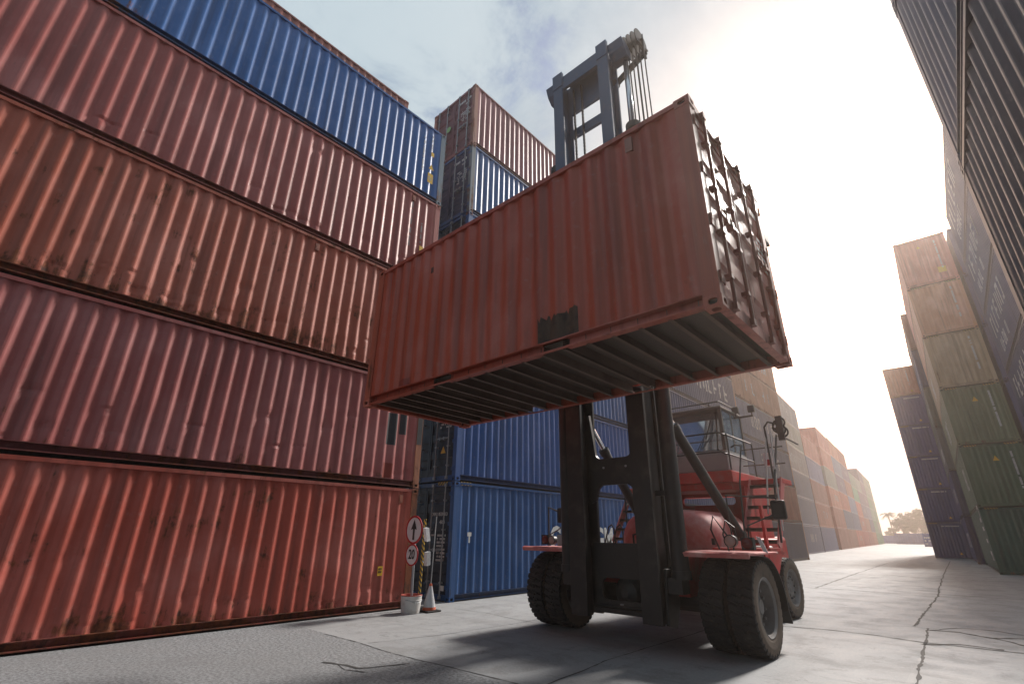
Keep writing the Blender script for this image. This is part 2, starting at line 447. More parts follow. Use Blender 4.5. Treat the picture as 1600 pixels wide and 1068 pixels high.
def mark_letters(parent, L, face, n, u, z, h, seed=0, rot=0.0, mat=None, gap=.3, drop=.12, proud=.004):
    """big worn letters too faint to read"""
    r = random.Random(seed); m = MB(); x = -n*h*(.62+gap)/2
    for i in range(n):
        w = h*r.uniform(.5,.7); s = h*.17
        if r.random() > drop:
            st = r.choice(('IL','IT','LR','LTB','LRM','LTM','LB','LRT','LTMB','LTBR'))
            for q in st:
                if r.random() < .12: continue
                e = r.uniform(0,.12)*h
                if q in 'IL': m.box(x,x+s,-h/2+e,h/2,0,.002)
                if q == 'R': m.box(x+w-s,x+w,-h/2,h/2-e,0,.002)
                if q == 'T': m.box(x+s,x+w-s,h/2-s,h/2,.0005,.0025)
                if q == 'M': m.box(x+s,x+w-s,-s/2,s/2,.0005,.0025)
                if q == 'B': m.box(x+s,x+w-s,-h/2,-h/2+s,.0005,.0025)
        x += w + h*gap*r.uniform(.6,1.2)
    if not m.v: return None
    me = m.mesh('lettering'); place_mesh(me, parent, L, face, u, z, proud, rot); return link('lettering', me, mat or M['markdim'], parent)
def sticker(parent, L, face, u, z, w, h, mat, name='sticker', proud=.003, tri=False):
    m = MB()
    if tri: m.prism([(-w/2,-h/2),(w/2,-h/2),(0,h/2)], 'xy', 0, .002)
    else: m.prism([(-w/2,-h/2),(w/2,-h/2),(w/2,h/2),(-w/2,h/2)], 'xy', 0, .002)
    me = m.mesh(name); place_mesh(me, parent, L, face, u, z, proud); return link(name, me, mat, parent)
def paint_patch(parent, L, H, s, y0, y1, z0, z1, mat, name='paint_patch', ragged=0.0, seed=1):
    """paint over the corrugation, 2 mm proud"""
    hl = L/2; pr = [p for p in profile(-hl+.165, hl-.165, .278) if y0 <= p[0] <= y1]
    r = random.Random(seed); m = MB(); vs = []; fs = []
    tops = [z1 - ragged*r.random() for _ in pr]
    for (t, d), zt in zip(pr, tops): vs += [(s*(XO-d+.0025), t, z0), (s*(XO-d+.0025), t, zt)]
    for i in range(len(pr)-1): fs.append((2*i,2*i+2,2*i+3,2*i+1))
    m.add(vs, fs); return m.build(name, mat, parent)

COUNT = 0
def shade(c, wear, j=.0):
    return (c[0], c[1], c[2], wear)
def container(loc, rz, L, H, col, label, wear=.4, level=2, group=None, dents=None, dkey=None, pockets=(), beams=False, postcol=None, railcol=None, doorcol=None, barcol=None):
    """level 2: every part; level 1: panels, doors and frame; level 0: one mesh"""
    c = shade(col, wear)
    if level == 0:
        def fn():
            m = MB(); hl = L/2
            for s in (1,-1):
                pm = panel_mb(profile(-hl+.12, hl-.12, .556, .05, False), [.14, H-.09], lambda t, z, d: (s*(XO-d), t, z)); m.add(pm.v, pm.f)
                pm = panel_mb(profile(-HW+.12, HW-.12, .4, .05, False), [.14, H-.1], lambda t, z, d: (t, s*(L/2-.02-d), z)); m.add(pm.v, pm.f)
                for q in (1,-1): m.box(min(s*(HW-.15),s*HW), max(s*(HW-.15),s*HW), min(q*(hl-.16),q*hl), max(q*(hl-.16),q*hl), 0, H)
                m.box(min(s*(HW-.1),s*(HW-.004)), max(s*(HW-.1),s*(HW-.004)), -hl+.16, hl-.16, .03, .14); m.box(min(s*(HW-.1),s*(HW-.004)), max(s*(HW-.1),s*(HW-.004)), -hl+.16, hl-.16, H-.09, H-.015)
                m.box(-HW+.15, HW-.15, min(s*(hl-.1),s*(hl-.006)), max(s*(hl-.1),s*(hl-.006)), .03, .14); m.box(-HW+.15, HW-.15, min(s*(hl-.1),s*(hl-.006)), max(s*(hl-.1),s*(hl-.006)), H-.1, H-.015)
            m.box(-HW+.1,HW-.1,-hl+.1,hl-.1,H-.06,H-.03); m.box(-HW+.1,HW-.1,-hl+.1,hl-.1,.1,.12)
            return m.mesh('shipping_container')
        o = link('shipping_container', cached(('whole', L, H), fn), [PAINT], None, c); o.location = loc; o.rotation_euler = (0,0,rz)
        tag(o, label, 'container', group); return o
    root = empty('shipping_container', loc, rz); tag(root, label, 'container', group)
    soft = level == 2
    pc = shade(postcol or col, min(1.0, wear+.25)); rc = shade(railcol or [x*.85 for x in col], min(1.0, wear+.1))
    for s in (1,-1):
        if dents and s == dents[0]: me = side_mesh(L, H, s, dents[1], True, dkey)
        else: me = side_mesh(L, H, s, (), soft)
        link('side_panel', me, PAINT, root, c)
        link('bottom_rail', rail_profile_mesh(L, s, tuple(pockets)), PAINT, root, shade([x*(.9 if pockets else .5) for x in col], min(1.0, wear+.1)))  # bottom rail colour darkened to paint in the shade of its recess
        link('top_rail', top_rail_mesh(L, H, s), PAINT, root, rc)
    link('end_panel', end_mesh(L, H, -1, soft), PAINT, root, c)
    for q in (1,-1):
        link('header', end_bar_mesh(L, H, q, True), PAINT, root, rc); link('sill', end_bar_mesh(L, H, q, False), PAINT, root, rc)
    link('roof_panel', roof_mesh(L, H), PAINT, root, c); link('floor_panel', floor_mesh(L), M['wood'], root)
    for sx in (1,-1):
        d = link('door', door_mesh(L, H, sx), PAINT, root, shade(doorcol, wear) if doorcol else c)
        for i in range(4 if level == 2 else 0):
            hg = link('hinge', hinge_mesh(L, sx), PAINT, d, rc); hg.location = (0, 0, .32+(H-.64)*i/3)
        for k, x in enumerate((.34, .86)):
            b = link('locking_bar', bar_mesh(L, H), PAINT if barcol else M['zinc'], d, shade(barcol, .2) if barcol else None); b.location = (sx*x, 0, 0)
            if barcol: b.material_slots[0].link = 'OBJECT'; b.material_slots[0].material = PAINT
            if level < 2: continue
            h = link('door_handle', handle_mesh(L, -sx if k else sx), M['zinc'], d, shade(barcol, .2) if barcol else None); h.location = (sx*x, 0, 0)
            if barcol: h.material_slots[0].link = 'OBJECT'; h.material_slots[0].material = PAINT
        for sy in (1,-1):
            p = link('corner_post', post_mesh(), PAINT, root, pc); p.location = (sx*(HW-.081), sy*(L/2-.092), .118); p.scale = (1, 1, H-.236)
            for z in (.059, H-.059):
                k = link('corner_casting', casting_mesh(), [PAINT, M['dark']], root, pc); k.location = (sx*(HW-.080), sy*(L/2-.088), z)
    if beams:
        n = int((L-.5)/.32)
        for i in range(n+1):
            y = -L/2+.25+(L-.5)*i/n; m = MB()
            m.box(-HW+.087,HW-.087,y-.003,y+.003,.040,.150); m.box(-HW+.087,HW-.087,y-.003,y+.045,.034,.040)
            m.build('cross_member', M['under'], root)
        for a, b in pockets:
            m = MB(); m.box(-HW+.09,HW-.09,a-.006,a,.036,.15); m.box(-HW+.09,HW-.09,b,b+.006,.036,.15); m.build('fork_pocket', M['under'], root)
    return root
L40, L20 = 12.192, 6.058; HC, HS = 2.896, 2.591
ORD = ['bottom','second','third','fourth','fifth','sixth']

# ------------------------------------------------------------------ near wall of red boxes, five high
RED = [(.40,.078,.052),(.33,.090,.085),(.39,.095,.055),(.34,.080,.068)]
AX = -10.05-HW; AY = 7.60-L40/2
tiers = [(0.0, HS),(2.612, HS),(5.225, HC),(8.128, HC),(11.04, HC)]
gw = 'boxes of the tall red wall of containers'
red_labels = ['orange red container standing on the ground beside the round road signs',
  'faded pinkish red container with painted-out dark patches, second from the ground',
  'rusty orange red container with scraped dents, third from the ground in the red wall',
  'pinkish red container directly below the bright blue one in the red wall']
reds = []
for i in range(4):
    r = random.Random(20+i); dents = []
    H = tiers[i][1]
    for _ in range((60,26,80,20)[i]):
        y = r.uniform(-5.9,5.9); k = round((y+5.93)/.278)*.278-5.93
        dents.append((k + (0 if r.random() < .8 else .1), abs(r.gauss(.18,.22))+.2 if r.random() < .8 else r.uniform(.4,H-.4), r.uniform(.05,.13), r.uniform(.02,.09), r.uniform(.010,.030)))
    for _ in range(6): dents.append((r.uniform(-5.5,5.5), r.uniform(.5,H-.6), r.uniform(.35,.8), r.uniform(.3,.6), r.uniform(-.018,.022)))
    o = container((AX, AY, tiers[i][0]), 0, L40, H, RED[i], red_labels[i], wear=(.70,.52,.76,.42)[i], group=gw, dents=(1, dents), dkey=i,
                  postcol=(.33,.12,.06) if i in (0,1) else None)
    reds.append(o)
# old logo painted out and touch-ups on the second box; placard and vents on the lowest
def wy(y): return y-AY
paint_patch(reds[1], L40, HS, 1, wy(6.53), wy(6.86), .95, 1.72, M['spray'], seed=2)
paint_patch(reds[1], L40, HS, 1, wy(6.90), wy(7.13), 1.24, 1.86, M['spray'], seed=3)
paint_patch(reds[1], L40, HS, 1, wy(6.53), wy(6.80), .18, .52, M['redpatch'], seed=4)
m = MB(); m.box(HW-.0055,HW-.0035,L40/2-.17,L40/2-.02,1.05,1.75); m.build('paint_patch', M['spray'], reds[1])
sticker(reds[0], L40, 'x+', wy(6.74), .80, .13, .19, M['yellow']); mark_rows(reds[0], L40, 'x+', 2, wy(6.74), .86, .09, .035, mat=M['blackmark'], proud=.0065)
for b, H, y in ((reds[0],HS,7.12),(reds[3],HC,6.62),(reds[2],HC,4.1)):
    m = MB(); m.box(XO-.030,XO+.012,wy(y)-.05,wy(y)+.05,H-.34,H-.16); m.box(XO+.012,XO+.016,wy(y)-.03,wy(y)+.03,H-.31,H-.22); m.build('vent', PAINT, b, color=(.30,.10,.06,.6))
mark_rows(reds[3], L40, 'x+', 1, wy(6.62), 1.75, 1.5, .05, rot=-math.pi/2, seed=5, sparse=.3, mat=M['markdim']); mark_rows(reds[3], L40, 'x+', 1, wy(7.00), 1.6, .7, .05, rot=-math.pi/2, seed=6, sparse=.3, mat=M['markdim'])
sticker(reds[3], L40, 'x+', wy(7.03), 1.10, .14, .16, M['yellow']); mark_rows(reds[3], L40, 'x+', 3, wy(7.03), .72, .2, .05, seed=7, mat=M['zinc'])
bl5 = container((AX, AY, tiers[4][0]), 0, L40, 2.79, (.012,.100,.33), 'bright blue container with yellow stickers on top of the near red wall', wear=.34, group=gw, postcol=(.09,.14,.19))
sticker(bl5, L40, 'x+', wy(7.12), .78, .20, .36, M['yellow']); sticker(bl5, L40, 'x+', wy(7.13), 1.22, .2, .2, M['yellow'], tri=True); sticker(bl5, L40, 'x+', wy(7.14), 1.72, .11, .16, M['yellow'])
mark_rows(bl5, L40, 'x+', 1, wy(6.83), 1.55, 1.35, .055, rot=-math.pi/2, seed=8, sparse=.3); mark_rows(bl5, L40, 'x+', 1, wy(7.13), 2.15, .6, .05, rot=-math.pi/2, seed=9)
mark_rows(bl5, L40, 'x+', 2, wy(7.12), .84, .14, .05, mat=M['zinc'], proud=.0065, seed=3)
container((-12.66-HW, 7.63-L40/2, 14.42), 0, L40, HC, (.30,.085,.060), 'red container behind the blue one, only its top strip showing against the sky', wear=.3, level=1, group=gw)
for i in range(5):
    container((-12.66-HW, 7.60-L40/2, 2.86*i), 0, L40, 2.85, ((.05,.06,.14) if i % 2 else (.2,.06,.05)), 'dark container hidden in the gap behind the red wall, %s of its stack' % ORD[i], wear=.3, level=0, group='second row behind the red wall') if False else None

# ------------------------------------------------------------------ blue row beyond the road signs
BX = -10.16-HW
NAVY = (.010,.066,.235); BLUE = (.004,.066,.215)
gb = 'containers of the blue row behind the forklift'
c1 = [(BLUE,'blue container with black and yellow corner stripes standing behind the traffic cone'),
      (NAVY,'navy blue container resting on the one behind the traffic cone'),
      (BLUE,'blue container third from the ground in the stack behind the road signs'),
      (BLUE,'blue container fourth from the ground in the stack behind the road signs'),
      ((.024,.095,.26),'blue container just under the maroon one in the stack behind the road signs'),
      ((.27,.085,.095),'faded maroon container topmost in the stack behind the road signs')]
B1 = []
CY = 8.87+L40/2
for i, (c, lab) in enumerate(c1):
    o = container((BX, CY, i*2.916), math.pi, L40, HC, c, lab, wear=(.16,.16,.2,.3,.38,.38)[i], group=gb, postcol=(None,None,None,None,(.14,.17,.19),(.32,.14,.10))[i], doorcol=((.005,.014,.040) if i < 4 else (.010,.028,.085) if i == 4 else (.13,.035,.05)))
    B1.append(o)
fx, fd = 'x-', 'y+'
# door print (container turned: its door end looks at the camera)
mark_text(B1[0], L40, 'y+', 'CMAU 853948 3', .125, .66, 2.06, sx=.78, proud=.03, bold=.002); mark_text(B1[0], L40, 'y+', '45G1', .125, .80, 1.86, sx=.78, proud=.03, bold=.002)
mark_rows(B1[0], L40, 'y+', 8, .80, 1.56, .34, .05, proud=.03, seed=11); mark_rows(B1[0], L40, 'y+', 1, .4, 1.56, .22, .04, proud=.03, seed=12)
mark_rows(B1[1], L40, 'y+', 2, .80, 2.36, .34, .06, proud=.03, seed=13); mark_rows(B1[1], L40, 'y+', 6, .72, 1.95, .5, .05, proud=.03, seed=14, sparse=.45)
sticker(B1[1], L40, 'y+', .66, .86, .22, .2, M['yellow'], tri=True, proud=.03); sticker(B1[0], L40, 'y+', .93, .30, .16, .12, M['mark'], proud=.03)
for k in (4, 5):
    mark_text(B1[k], L40, 'y+', 'CMAU 270412' if False else '45G1', .12, .82, 2.20, sx=.8, proud=.03); mark_rows(B1[k], L40, 'y+', 1, .70, 2.45, .62, .10, proud=.03, seed=15+k); mark_rows(B1[k], L40, 'y+', 6, .74, 1.95, .5, .055, proud=.03, seed=17+k, sparse=.4)
m = MB(); m.prism([(.13*math.cos(2*math.pi*k/20), .13*math.sin(2*math.pi*k/20)) for k in range(20)], 'xy', 0, .002); me = place_mesh(m.mesh('sticker'), B1[5], L40, 'y+', -.22, 1.55, .03)
link('sticker', me, simple('green_sticker', (.25,.5,.2), .5), B1[5])
# hazard stripes at the high-cube corners, lettering and tag on the long side
for b in (B1[0], B1[1]):
    for (face, u) in (('x-', -(L40/2-.42)), ('y+', HW-.42)):
        m = MB(); m.box(-.2,.2,-.045,.045,0,.002); me = place_mesh(m.mesh('hazard_stripe'), b, L40, face, (L40/2-.42)*(-1) if face == 'x-' else .72, HC-.045, .0135 if face == 'x-' else .016)
        link('hazard_stripe', me, M['stripes'], b)
mark_text(B1[0], L40, 'x-', 'CMA CGM', 1.02, 14.87-CY, 1.42, sx=.80, bold=.03)
m = MB(); m.box(-.07,.07,.0,.10,0,.003); m.box(-.025,.025,-.16,0,0,.003); link('marking', place_mesh(m.mesh('marking'), B1[0], L40, 'x-', -(L40/2-.62), 1.52, .004), M['mark'], B1[0])
sticker(B1[1], L40, 'x-', -(L40/2-1.75), 2.62, .55, .12, M['mark'])
c2 = [(NAVY,'navy blue container on the ground behind the forklift\'s left stairs'),((.018,.050,.15),'dark blue container behind the forklift mast, second from the ground, middle stack'),
      ((.020,.045,.13),'slate blue container behind the forklift cab, third from the ground, middle stack'),((.055,.065,.13),'grey blue container above the cab roof, fourth from the ground, middle stack'),
      ((.050,.060,.12),'weathered blue container with white scrapes, fifth in the stack behind the cab'),((.05,.06,.12),'blue container topmost in the stack behind the cab')]
C2Y = 21.25+L40/2
for i, (c, lab) in enumerate(c2):
    o = container((BX-.03, C2Y, i*(2.916,2.62)[0]*.985), 0, L40, HC*.985, c, lab, wear=(.15,.15,.2,.3,.35,.3)[i], level=1, group=gb, postcol=(.26,.10,.05))
    if i in (3,4): mark_letters(o, L40, 'x+', 6, 2.4, 1.5, 1.0, seed=30+i, drop=.25)
c3 = [((.022,.034,.085),'dark blue container on the ground right of the forklift\'s stairs'),((.30,.060,.032),'brick red container above the dark blue one beside the forklift\'s mirror'),
      ((.065,.085,.17),'slate grey container third from the ground, right of the forklift cab'),((.10,.12,.20),'greyish container fourth from the ground, right of the forklift cab'),
      ((.34,.15,.085),'tan container with faded white lettering, fifth in the stack right of the cab'),((.40,.16,.08),'orange tan container topmost in the stack right of the cab')]
C3Y = 33.25+L40/2-.35
for i, (c, lab) in enumerate(c3):
    o = container((BX-.06, C3Y, i*2.615), 0, L40*.955, HS, c, lab, wear=(.25,.3,.4,.45,.5,.45)[i], level=1, group=gb, postcol=(.24,.11,.06))
    if i >= 2: mark_letters(o, L40, 'x+', 8, .6, 1.35, .9, seed=40+i, drop=.3)

# ------------------------------------------------------------------ distant stacks of the same side
PAL = {'dark blue':(.022,.040,.125),'brick red':(.36,.060,.030),'red brown':(.27,.060,.035),'grey blue':(.10,.13,.22),'weathered grey':(.20,.195,.19),
       'bright red':(.30,.035,.030),'green':(.035,.19,.11),'pale green':(.12,.20,.15),'dull purple':(.10,.075,.13),'tan red':(.42,.12,.070)}
far = [(56.4,2.75,['dark blue','dark blue','dark blue','weathered grey','weathered grey','weathered grey']),
       (69.2,2.75,['dark blue','brick red','red brown','grey blue','tan red']),
       (84.6,2.86,['red brown','red brown','tan red','weathered grey','tan red','tan red']),
       (97.0,2.90,['red brown','dark blue','brick red','dull purple','grey blue','tan red']),
       (109.4,2.92,['brick red','dark blue','grey blue','red brown','dull purple','brick red']),
       (121.8,2.85,['bright red','bright red','brick red','green','pale green']),
       (134.2,2.85,['bright red','red brown','dull purple','dull purple','pale green']),
       (146.6,2.90,['red brown','dark blue','grey blue','dull purple','dull purple','dark blue']),
       (159.0,2.90,['green','green','pale green','green','pale green','pale green']),
       (171.4,2.90,['green','pale green','green','pale green','pale green','green'])]
fo = ['first','second','third','fourth','fifth','sixth','seventh','eighth','ninth','last']
fa = math.atan2(8.5, 124.8)
for k, (y0, pit, cols) in enumerate(far):
    yc = y0+L40/2; xf = -13.2-(yc-57.2)*8.5/124.8
    for i, cn in enumerate(cols):
        o = container((xf-HW, yc, i*pit), fa, L40, min(HC, pit-.02), [x*rng.uniform(.85,1.15) for x in PAL[cn]], '%s container, %s, in the %s distant stack past the forklift' % (cn, 'on the ground' if i == 0 else 'topmost' if i == len(cols)-1 else ORD[i]+' up', fo[k]), wear=.35, level=0, group='containers of the distant left row')
        if k == 0 and i >= 3: mark_letters(o, L40, 'x+', 9, 0, 1.35, .95, seed=60+i)
        elif (k*3+i) % 4 == 0: mark_letters(o, L40, 'x+', 6, 1.0, 1.5, .8, seed=60+i+k*7)

# ------------------------------------------------------------------ right side
ra = R(1.6)
SL = (.085,.105,.165)
gr = 'steel blue boxes towering at the right'
nl = ['on the ground, mostly out of frame','second up, mostly out of frame','third up, with long pale ribs','fourth up, its corner against the sky']
for i in range(5):
    cx = .885+HW; cy = 7.37-L40/2
    # turn about the far near-side corner
    p = Vector((.885,7.37)) + Matrix.Rotation(ra,2) @ Vector((HW,-L40/2))
    container((p.x, p.y, i*2.955), ra, L40, 2.93, SL if i != 1 else (.06,.065,.085), 'slate blue container beside the camera, '+('resting on the ground','second from the ground','third up, with long pale ribs','fourth up, its corner against the sky','topmost of the towering stack')[i], wear=.12, group=gr)
p = Vector((2.68,32.6)) + Matrix.Rotation(ra,2) @ Vector((HW,-L40/2))
for i in range(6):
    o = container((p.x, p.y, i*3.035), ra, L40, 2.99, ((.05,.055,.11),(.05,.055,.11),(.05,.055,.12),(.055,.060,.13),(.055,.06,.12),(.075,.075,.13))[i], 'dull blue container with white lettering, %s in the stack behind the towering grey one' % (ORD[i] if i < 5 else 'topmost'), wear=.2, level=1, group='lettered blue boxes at the right')
    if i >= 2:
        mark_letters(o, L40, 'x-', 7, -1.8, 1.95, 1.0, seed=80+i, mat=M['mark']); mark_letters(o, L40, 'x-', 6, -2.6, .85, .62, seed=90+i, mat=M['mark'])
rb = R(2.3)
def corner_place(x, y, a): return Vector((x, y)) + Matrix.Rotation(a,2) @ Vector((HW, L40/2))
GR = [(.010,.085,.055),(.070,.130,.065),(.150,.175,.085),(.42,.28,.15),(.60,.27,.14),(.62,.23,.16)]  # colours lightened and warmed toward the top, painting in the peach glow
gl = ['dark green container on the ground at the front of the tall right stack','olive green container second up in the tall right stack','olive container third up, with yellow triangle, in the tall right stack',
      'tan green container fourth up in the tall right stack','orange brown container fifth up in the tall right stack','reddish container with a square yellow sticker topmost in the tall right stack']
p = corner_place(.11, 35.27, rb)
for i in range(6):
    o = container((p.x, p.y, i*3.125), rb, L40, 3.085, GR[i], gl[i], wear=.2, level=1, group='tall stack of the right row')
    ex = -.2
    mark_rows(o, L40, 'y-', 1, .72, 1.75, 1.9, .08, rot=-math.pi/2-.0, seed=100+i)
    if i in (0,1,2): sticker(o, L40, 'y-', (.55,.05,.05)[i], (1.95,2.35,2.35)[i], .24, .26, M['yellow'], tri=True)
    if i == 5: sticker(o, L40, 'y-', .62, .75, .36, .36, M['yellow']); sticker(o, L40, 'y-', -.1, 2.5, .16, .16, M['yellow'], tri=True)
    for u in (-.78,.78):
        m = MB(); m.box(-.26,.26,-.03,.03,0,.002); link('hazard_stripe', place_mesh(m.mesh('hazard_stripe'), o, L40, 'y-', u, 3.085-.05, .014), M['stripes'], o)
    if i < 4: mark_letters(o, L40, 'x-', 3, (4.2,3.2,0,-1)[i], 1.6, 1.2, seed=110+i, mat=M['mark'], rot=-math.pi/2 if i == 0 else 0)
p = corner_place(2.72, 35.4, rb)
for i in range(6):
    container((p.x, p.y, i*3.14), rb, L40, 3.09, (.055,.055,.13), 'violet blue container %s in the stack right behind the tall green stack' % (ORD[i]+' up' if i else 'on the ground'), wear=.15, level=1, group='stack behind the tall right stack')
p = corner_place(-.78, 48.2, rb)
cl2 = [(.025,.035,.11),(.03,.045,.12),(.10,.115,.12),(.12,.13,.10),(.03,.04,.11),(.20,.09,.06)]
cw = ['deep blue','deep blue','pale grey','greyish green','blue','brown']
for i in range(6):
    o = container((p.x, p.y, i*3.125), rb, L40, 3.085, cl2[i], '%s container %s in the narrow stack between the green and navy stacks' % (cw[i], ORD[i]+' up' if i else 'on the ground'), wear=.2, level=1, group='narrow stack of the right row')
    mark_letters(o, L40, 'x-', 5, 2.0, 1.5, 1.0, seed=120+i, mat=M['mark'])
p = corner_place(-3.68, 59.9, rb)
for i in range(6):
    o = container((p.x, p.y, i*2.925), rb, L40, HC, ((.024,.040,.130),(.034,.044,.150),(.055,.055,.17),(.08,.068,.18),(.09,.07,.18),(.60,.24,.13))[i], ('navy blue container on the ground at the end of the right row' if i == 0 else 'orange brown container topmost of the navy stack' if i == 5 else 'navy blue container %s up in the stack at the end of the right row' % ORD[i]), wear=.12, level=1, group='navy stack at the end of the right row')  # blues grow paler and more purple upward, glow veil put into the paint
    if i < 5: mark_rows(o, L40, 'y-', 1, .42, 2.68, 1.2, .10, seed=130+i, sparse=.1)
    else: mark_rows(o, L40, 'y-', 1, .62, 1.7, 1.5, .08, rot=-math.pi/2, seed=130)
    sticker(o, L40, 'y-', .62, .42, .2, .2, M['yellow'], tri=True)
    m = MB(); m.box(-.3,.3,-.03,.03,0,.002); link('hazard_stripe', place_mesh(m.mesh('hazard_stripe'), o, L40, 'y-', -.75, HC-.04, .014), M['stripes'], o)
# blue boxes at the end of the lane
for (x, y, L, H, rz, lab) in ((-15.95,186,6.4,HC,math.pi/2,'long blue container on the ground in front of the far trees'),(-20.6,200,L20,2.3,math.pi/2,'small dark blue container left of the palm at the lane\'s end'),(-6.75,140,L20,HS,math.pi/2+.05,'blue container with white marks half hidden by the navy stack')):
    o = container((x, y, 0), rz, L, H, (.025,.085,.30), lab, wear=.2, level=0, group='blue boxes at the end of the lane')
    if y == 140: mark_rows(o, L, 'x-', 3, -2.3, 1.9, 1.0, .35, seed=5, sparse=.2)

HAZE_D = .0021
# ------------------------------------------------------------------ the lifted container
LC = (.42,.080,.042)
lift = container((-4.262, 4.2+HW*.955, 3.56), -math.pi/2, L20, HS, LC, 'brick red container hanging from the lift truck, forks pockets in its base', wear=.16, pockets=((-1.24,-.86),(.86,1.24)), beams=True, railcol=(.40,.080,.045), postcol=(.42,.105,.060), barcol=(.30,.085,.055),
                 dents=(1, [(random.Random(5).uniform(-2.6,2.6), random.Random(i).uniform(.3,2.3), .35, .4, random.Random(i*3).uniform(-.01,.02)) for i in range(8)]), dkey='lift')
lift.scale = (.955, .994, 1.0)
lift['label'] = 'brick red container hanging in the air from the lift truck'
def lx(x): return x+4.235
paint_patch(lift, L20, HS, 1, lx(-3.42), lx(-2.80), .165, .53, M['rustpatch'], ragged=.09, seed=8)
paint_patch(lift, L20, HS, 1, lx(-6.35), lx(-6.05), .165, .30, M['redpatch'], ragged=.02, seed=9)
m = MB(); m.box(XO-.034,XO+.010,lx(-1.98)-.045,lx(-1.98)+.045,HS-.33,HS-.13); m.box(XO+.010,XO+.014,lx(-1.98)-.028,lx(-1.98)+.028,HS-.29,HS-.19); m.build('vent', PAINT, lift, color=(.34,.16,.12,.3))
m = MB(); m.box(XO-.02,XO+.004,lx(-5.65)-.03,lx(-5.65)+.03,2.0,2.1); m.build('vent', PAINT, lift, color=(.1,.05,.04,.5))
mark_rows(lift, L20, 'y+', 1, .66, 2.0, .7, .09, proud=.03, seed=3); mark_rows(lift, L20, 'y+', 6, .74, 1.6, .4, .05, proud=.03, seed=4)

# ------------------------------------------------------------------ the lift truck (front faces the camera, -Y)
TX, TY = -4.6, 8.35; OFF = (TX, TY, 0)
truck = empty('container_lift_truck', OFF)
tag(truck, 'red container lift truck with tall black mast, raised cab and double front tyres', 'lift truck')
def T(m, name, mat, parent=truck, **k): return m.build(name, mat, parent, off=OFF, **k)
mc, my0, my1 = -4.60, 7.45, 7.95
def ibeam(m, x, y0, y1, z0, z1, w, t=.06, web=.05):
    m.box(x-w/2,x+w/2,y0,y0+t,z0,z1); m.box(x-w/2,x+w/2,y1-t,y1,z0,z1); m.box(x-web/2,x+web/2,y0+t,y1-t,z0,z1)
for s in (-1,1):
    x = mc+s*.655; m = MB()
    m.box(x-.165,x+.165,my0,my0+.07,.36,9.45); m.box(x+s*.06-.05,x+s*.06+.05,my0+.07,my1-.06,.36,9.45); m.box(x-.165,x+.165,my1-.06,my1,.36,9.45)
    T(m, 'mast_rail', M['mast'], bevel=.008)
    # skirt and cylinder foot
    m = MB(); m.prism([(my0+.1,.36),(my0+.16,1.12),(my1+.12,1.12),(my1+.04,.62),(my1-.12,.30)], 'yz', x+s*.168, x+s*.215); T(m, 'mast_foot', M['mast'], bevel=.008)
    cx = mc+s*1.045
    m = MB(); m.tube([(cx,7.75,1.05),(cx,7.75,9.85)], .13, 24); m.tube([(cx,7.75,9.85),(cx,7.75,10.0)], .165, 24); m.tube([(cx,7.75,.98),(cx,7.75,1.10)], .15, 24)
    m.box(cx-.17 if s > 0 else cx-.05, cx+.05 if s > 0 else cx+.17, 7.62,7.88,.78,1.0)
    T(m, 'lift_cylinder', M['mast'])
    m = MB(); m.tube([(cx-s*.02,7.75,9.9),(cx-s*.02,7.75,12.15)], .062, 16); T(m, 'piston_rod', M['chrome'], smooth=True)
    for z in (2.2, 4.4, 7.0):
        m = MB(); m.box(min(x+s*.1,cx), max(x+s*.1,cx), 7.70,7.80,z,z+.08); T(m, 'cylinder_clamp', M['mast'])
# lower plate with slot, raised brace with curved gussets
y = 7.72
m = MB(); zb, zt = .42, 1.47; sx0, sx1, sz0, sz1 = mc-.36, mc+.44, .60, .93
m.plate_hole(rect_like(mc-.50,mc+.50,zb,zt), rounded_rect(sx0,sx1,sz0,sz1,.09), 'xz', y, y+.07)
m.box(mc-.50,mc+.50,y-.08,y,zb,zb+.07); m.tube([(mc-.5,y-.04,.52),(mc+.5,y-.04,.52)],.025,8)
T(m, 'lower_mast_plate', M['mast'])
m = MB(); m.box(mc-.03,mc+.03,y-.012,y,.50,.56); T(m, 'plate_latch', M['zinc'])
def arc(cx, cz, r, a0, a1, k=5): return [(cx+r*math.cos(R(a0+(a1-a0)*i/k)), cz+r*math.sin(R(a0+(a1-a0)*i/k))) for i in range(k+1)]
poly = [(mc-.50,2.12),(mc-.40,2.16)] + arc(mc-.38,2.30,.12,230,180,3)[:0] + [(mc-.34,2.36),(mc-.26,2.42),(mc+.26,2.42),(mc+.34,2.36),(mc+.40,2.16),(mc+.50,2.12),(mc+.50,3.72),(mc+.47,3.72)] \
     + [(mc+.40,3.25)] + arc(mc+.25,3.0,.12,0,-90,4) + arc(mc-.25,3.0,.12,270,180,4) + [(mc-.40,3.25),(mc-.47,3.72),(mc-.50,3.72)]
m = MB(); m.prism(poly, 'xz', y, y+.07); T(m, 'mast_cross_brace', M['mast'])
for x in (mc-.2, mc+.25):
    m = MB(); m.lathe([(0,.0),(0,.02),(.012,.02),(.012,0)], (x,y-.012,2.72), 'y', 10); T(m, 'bolt', M['zinc'])
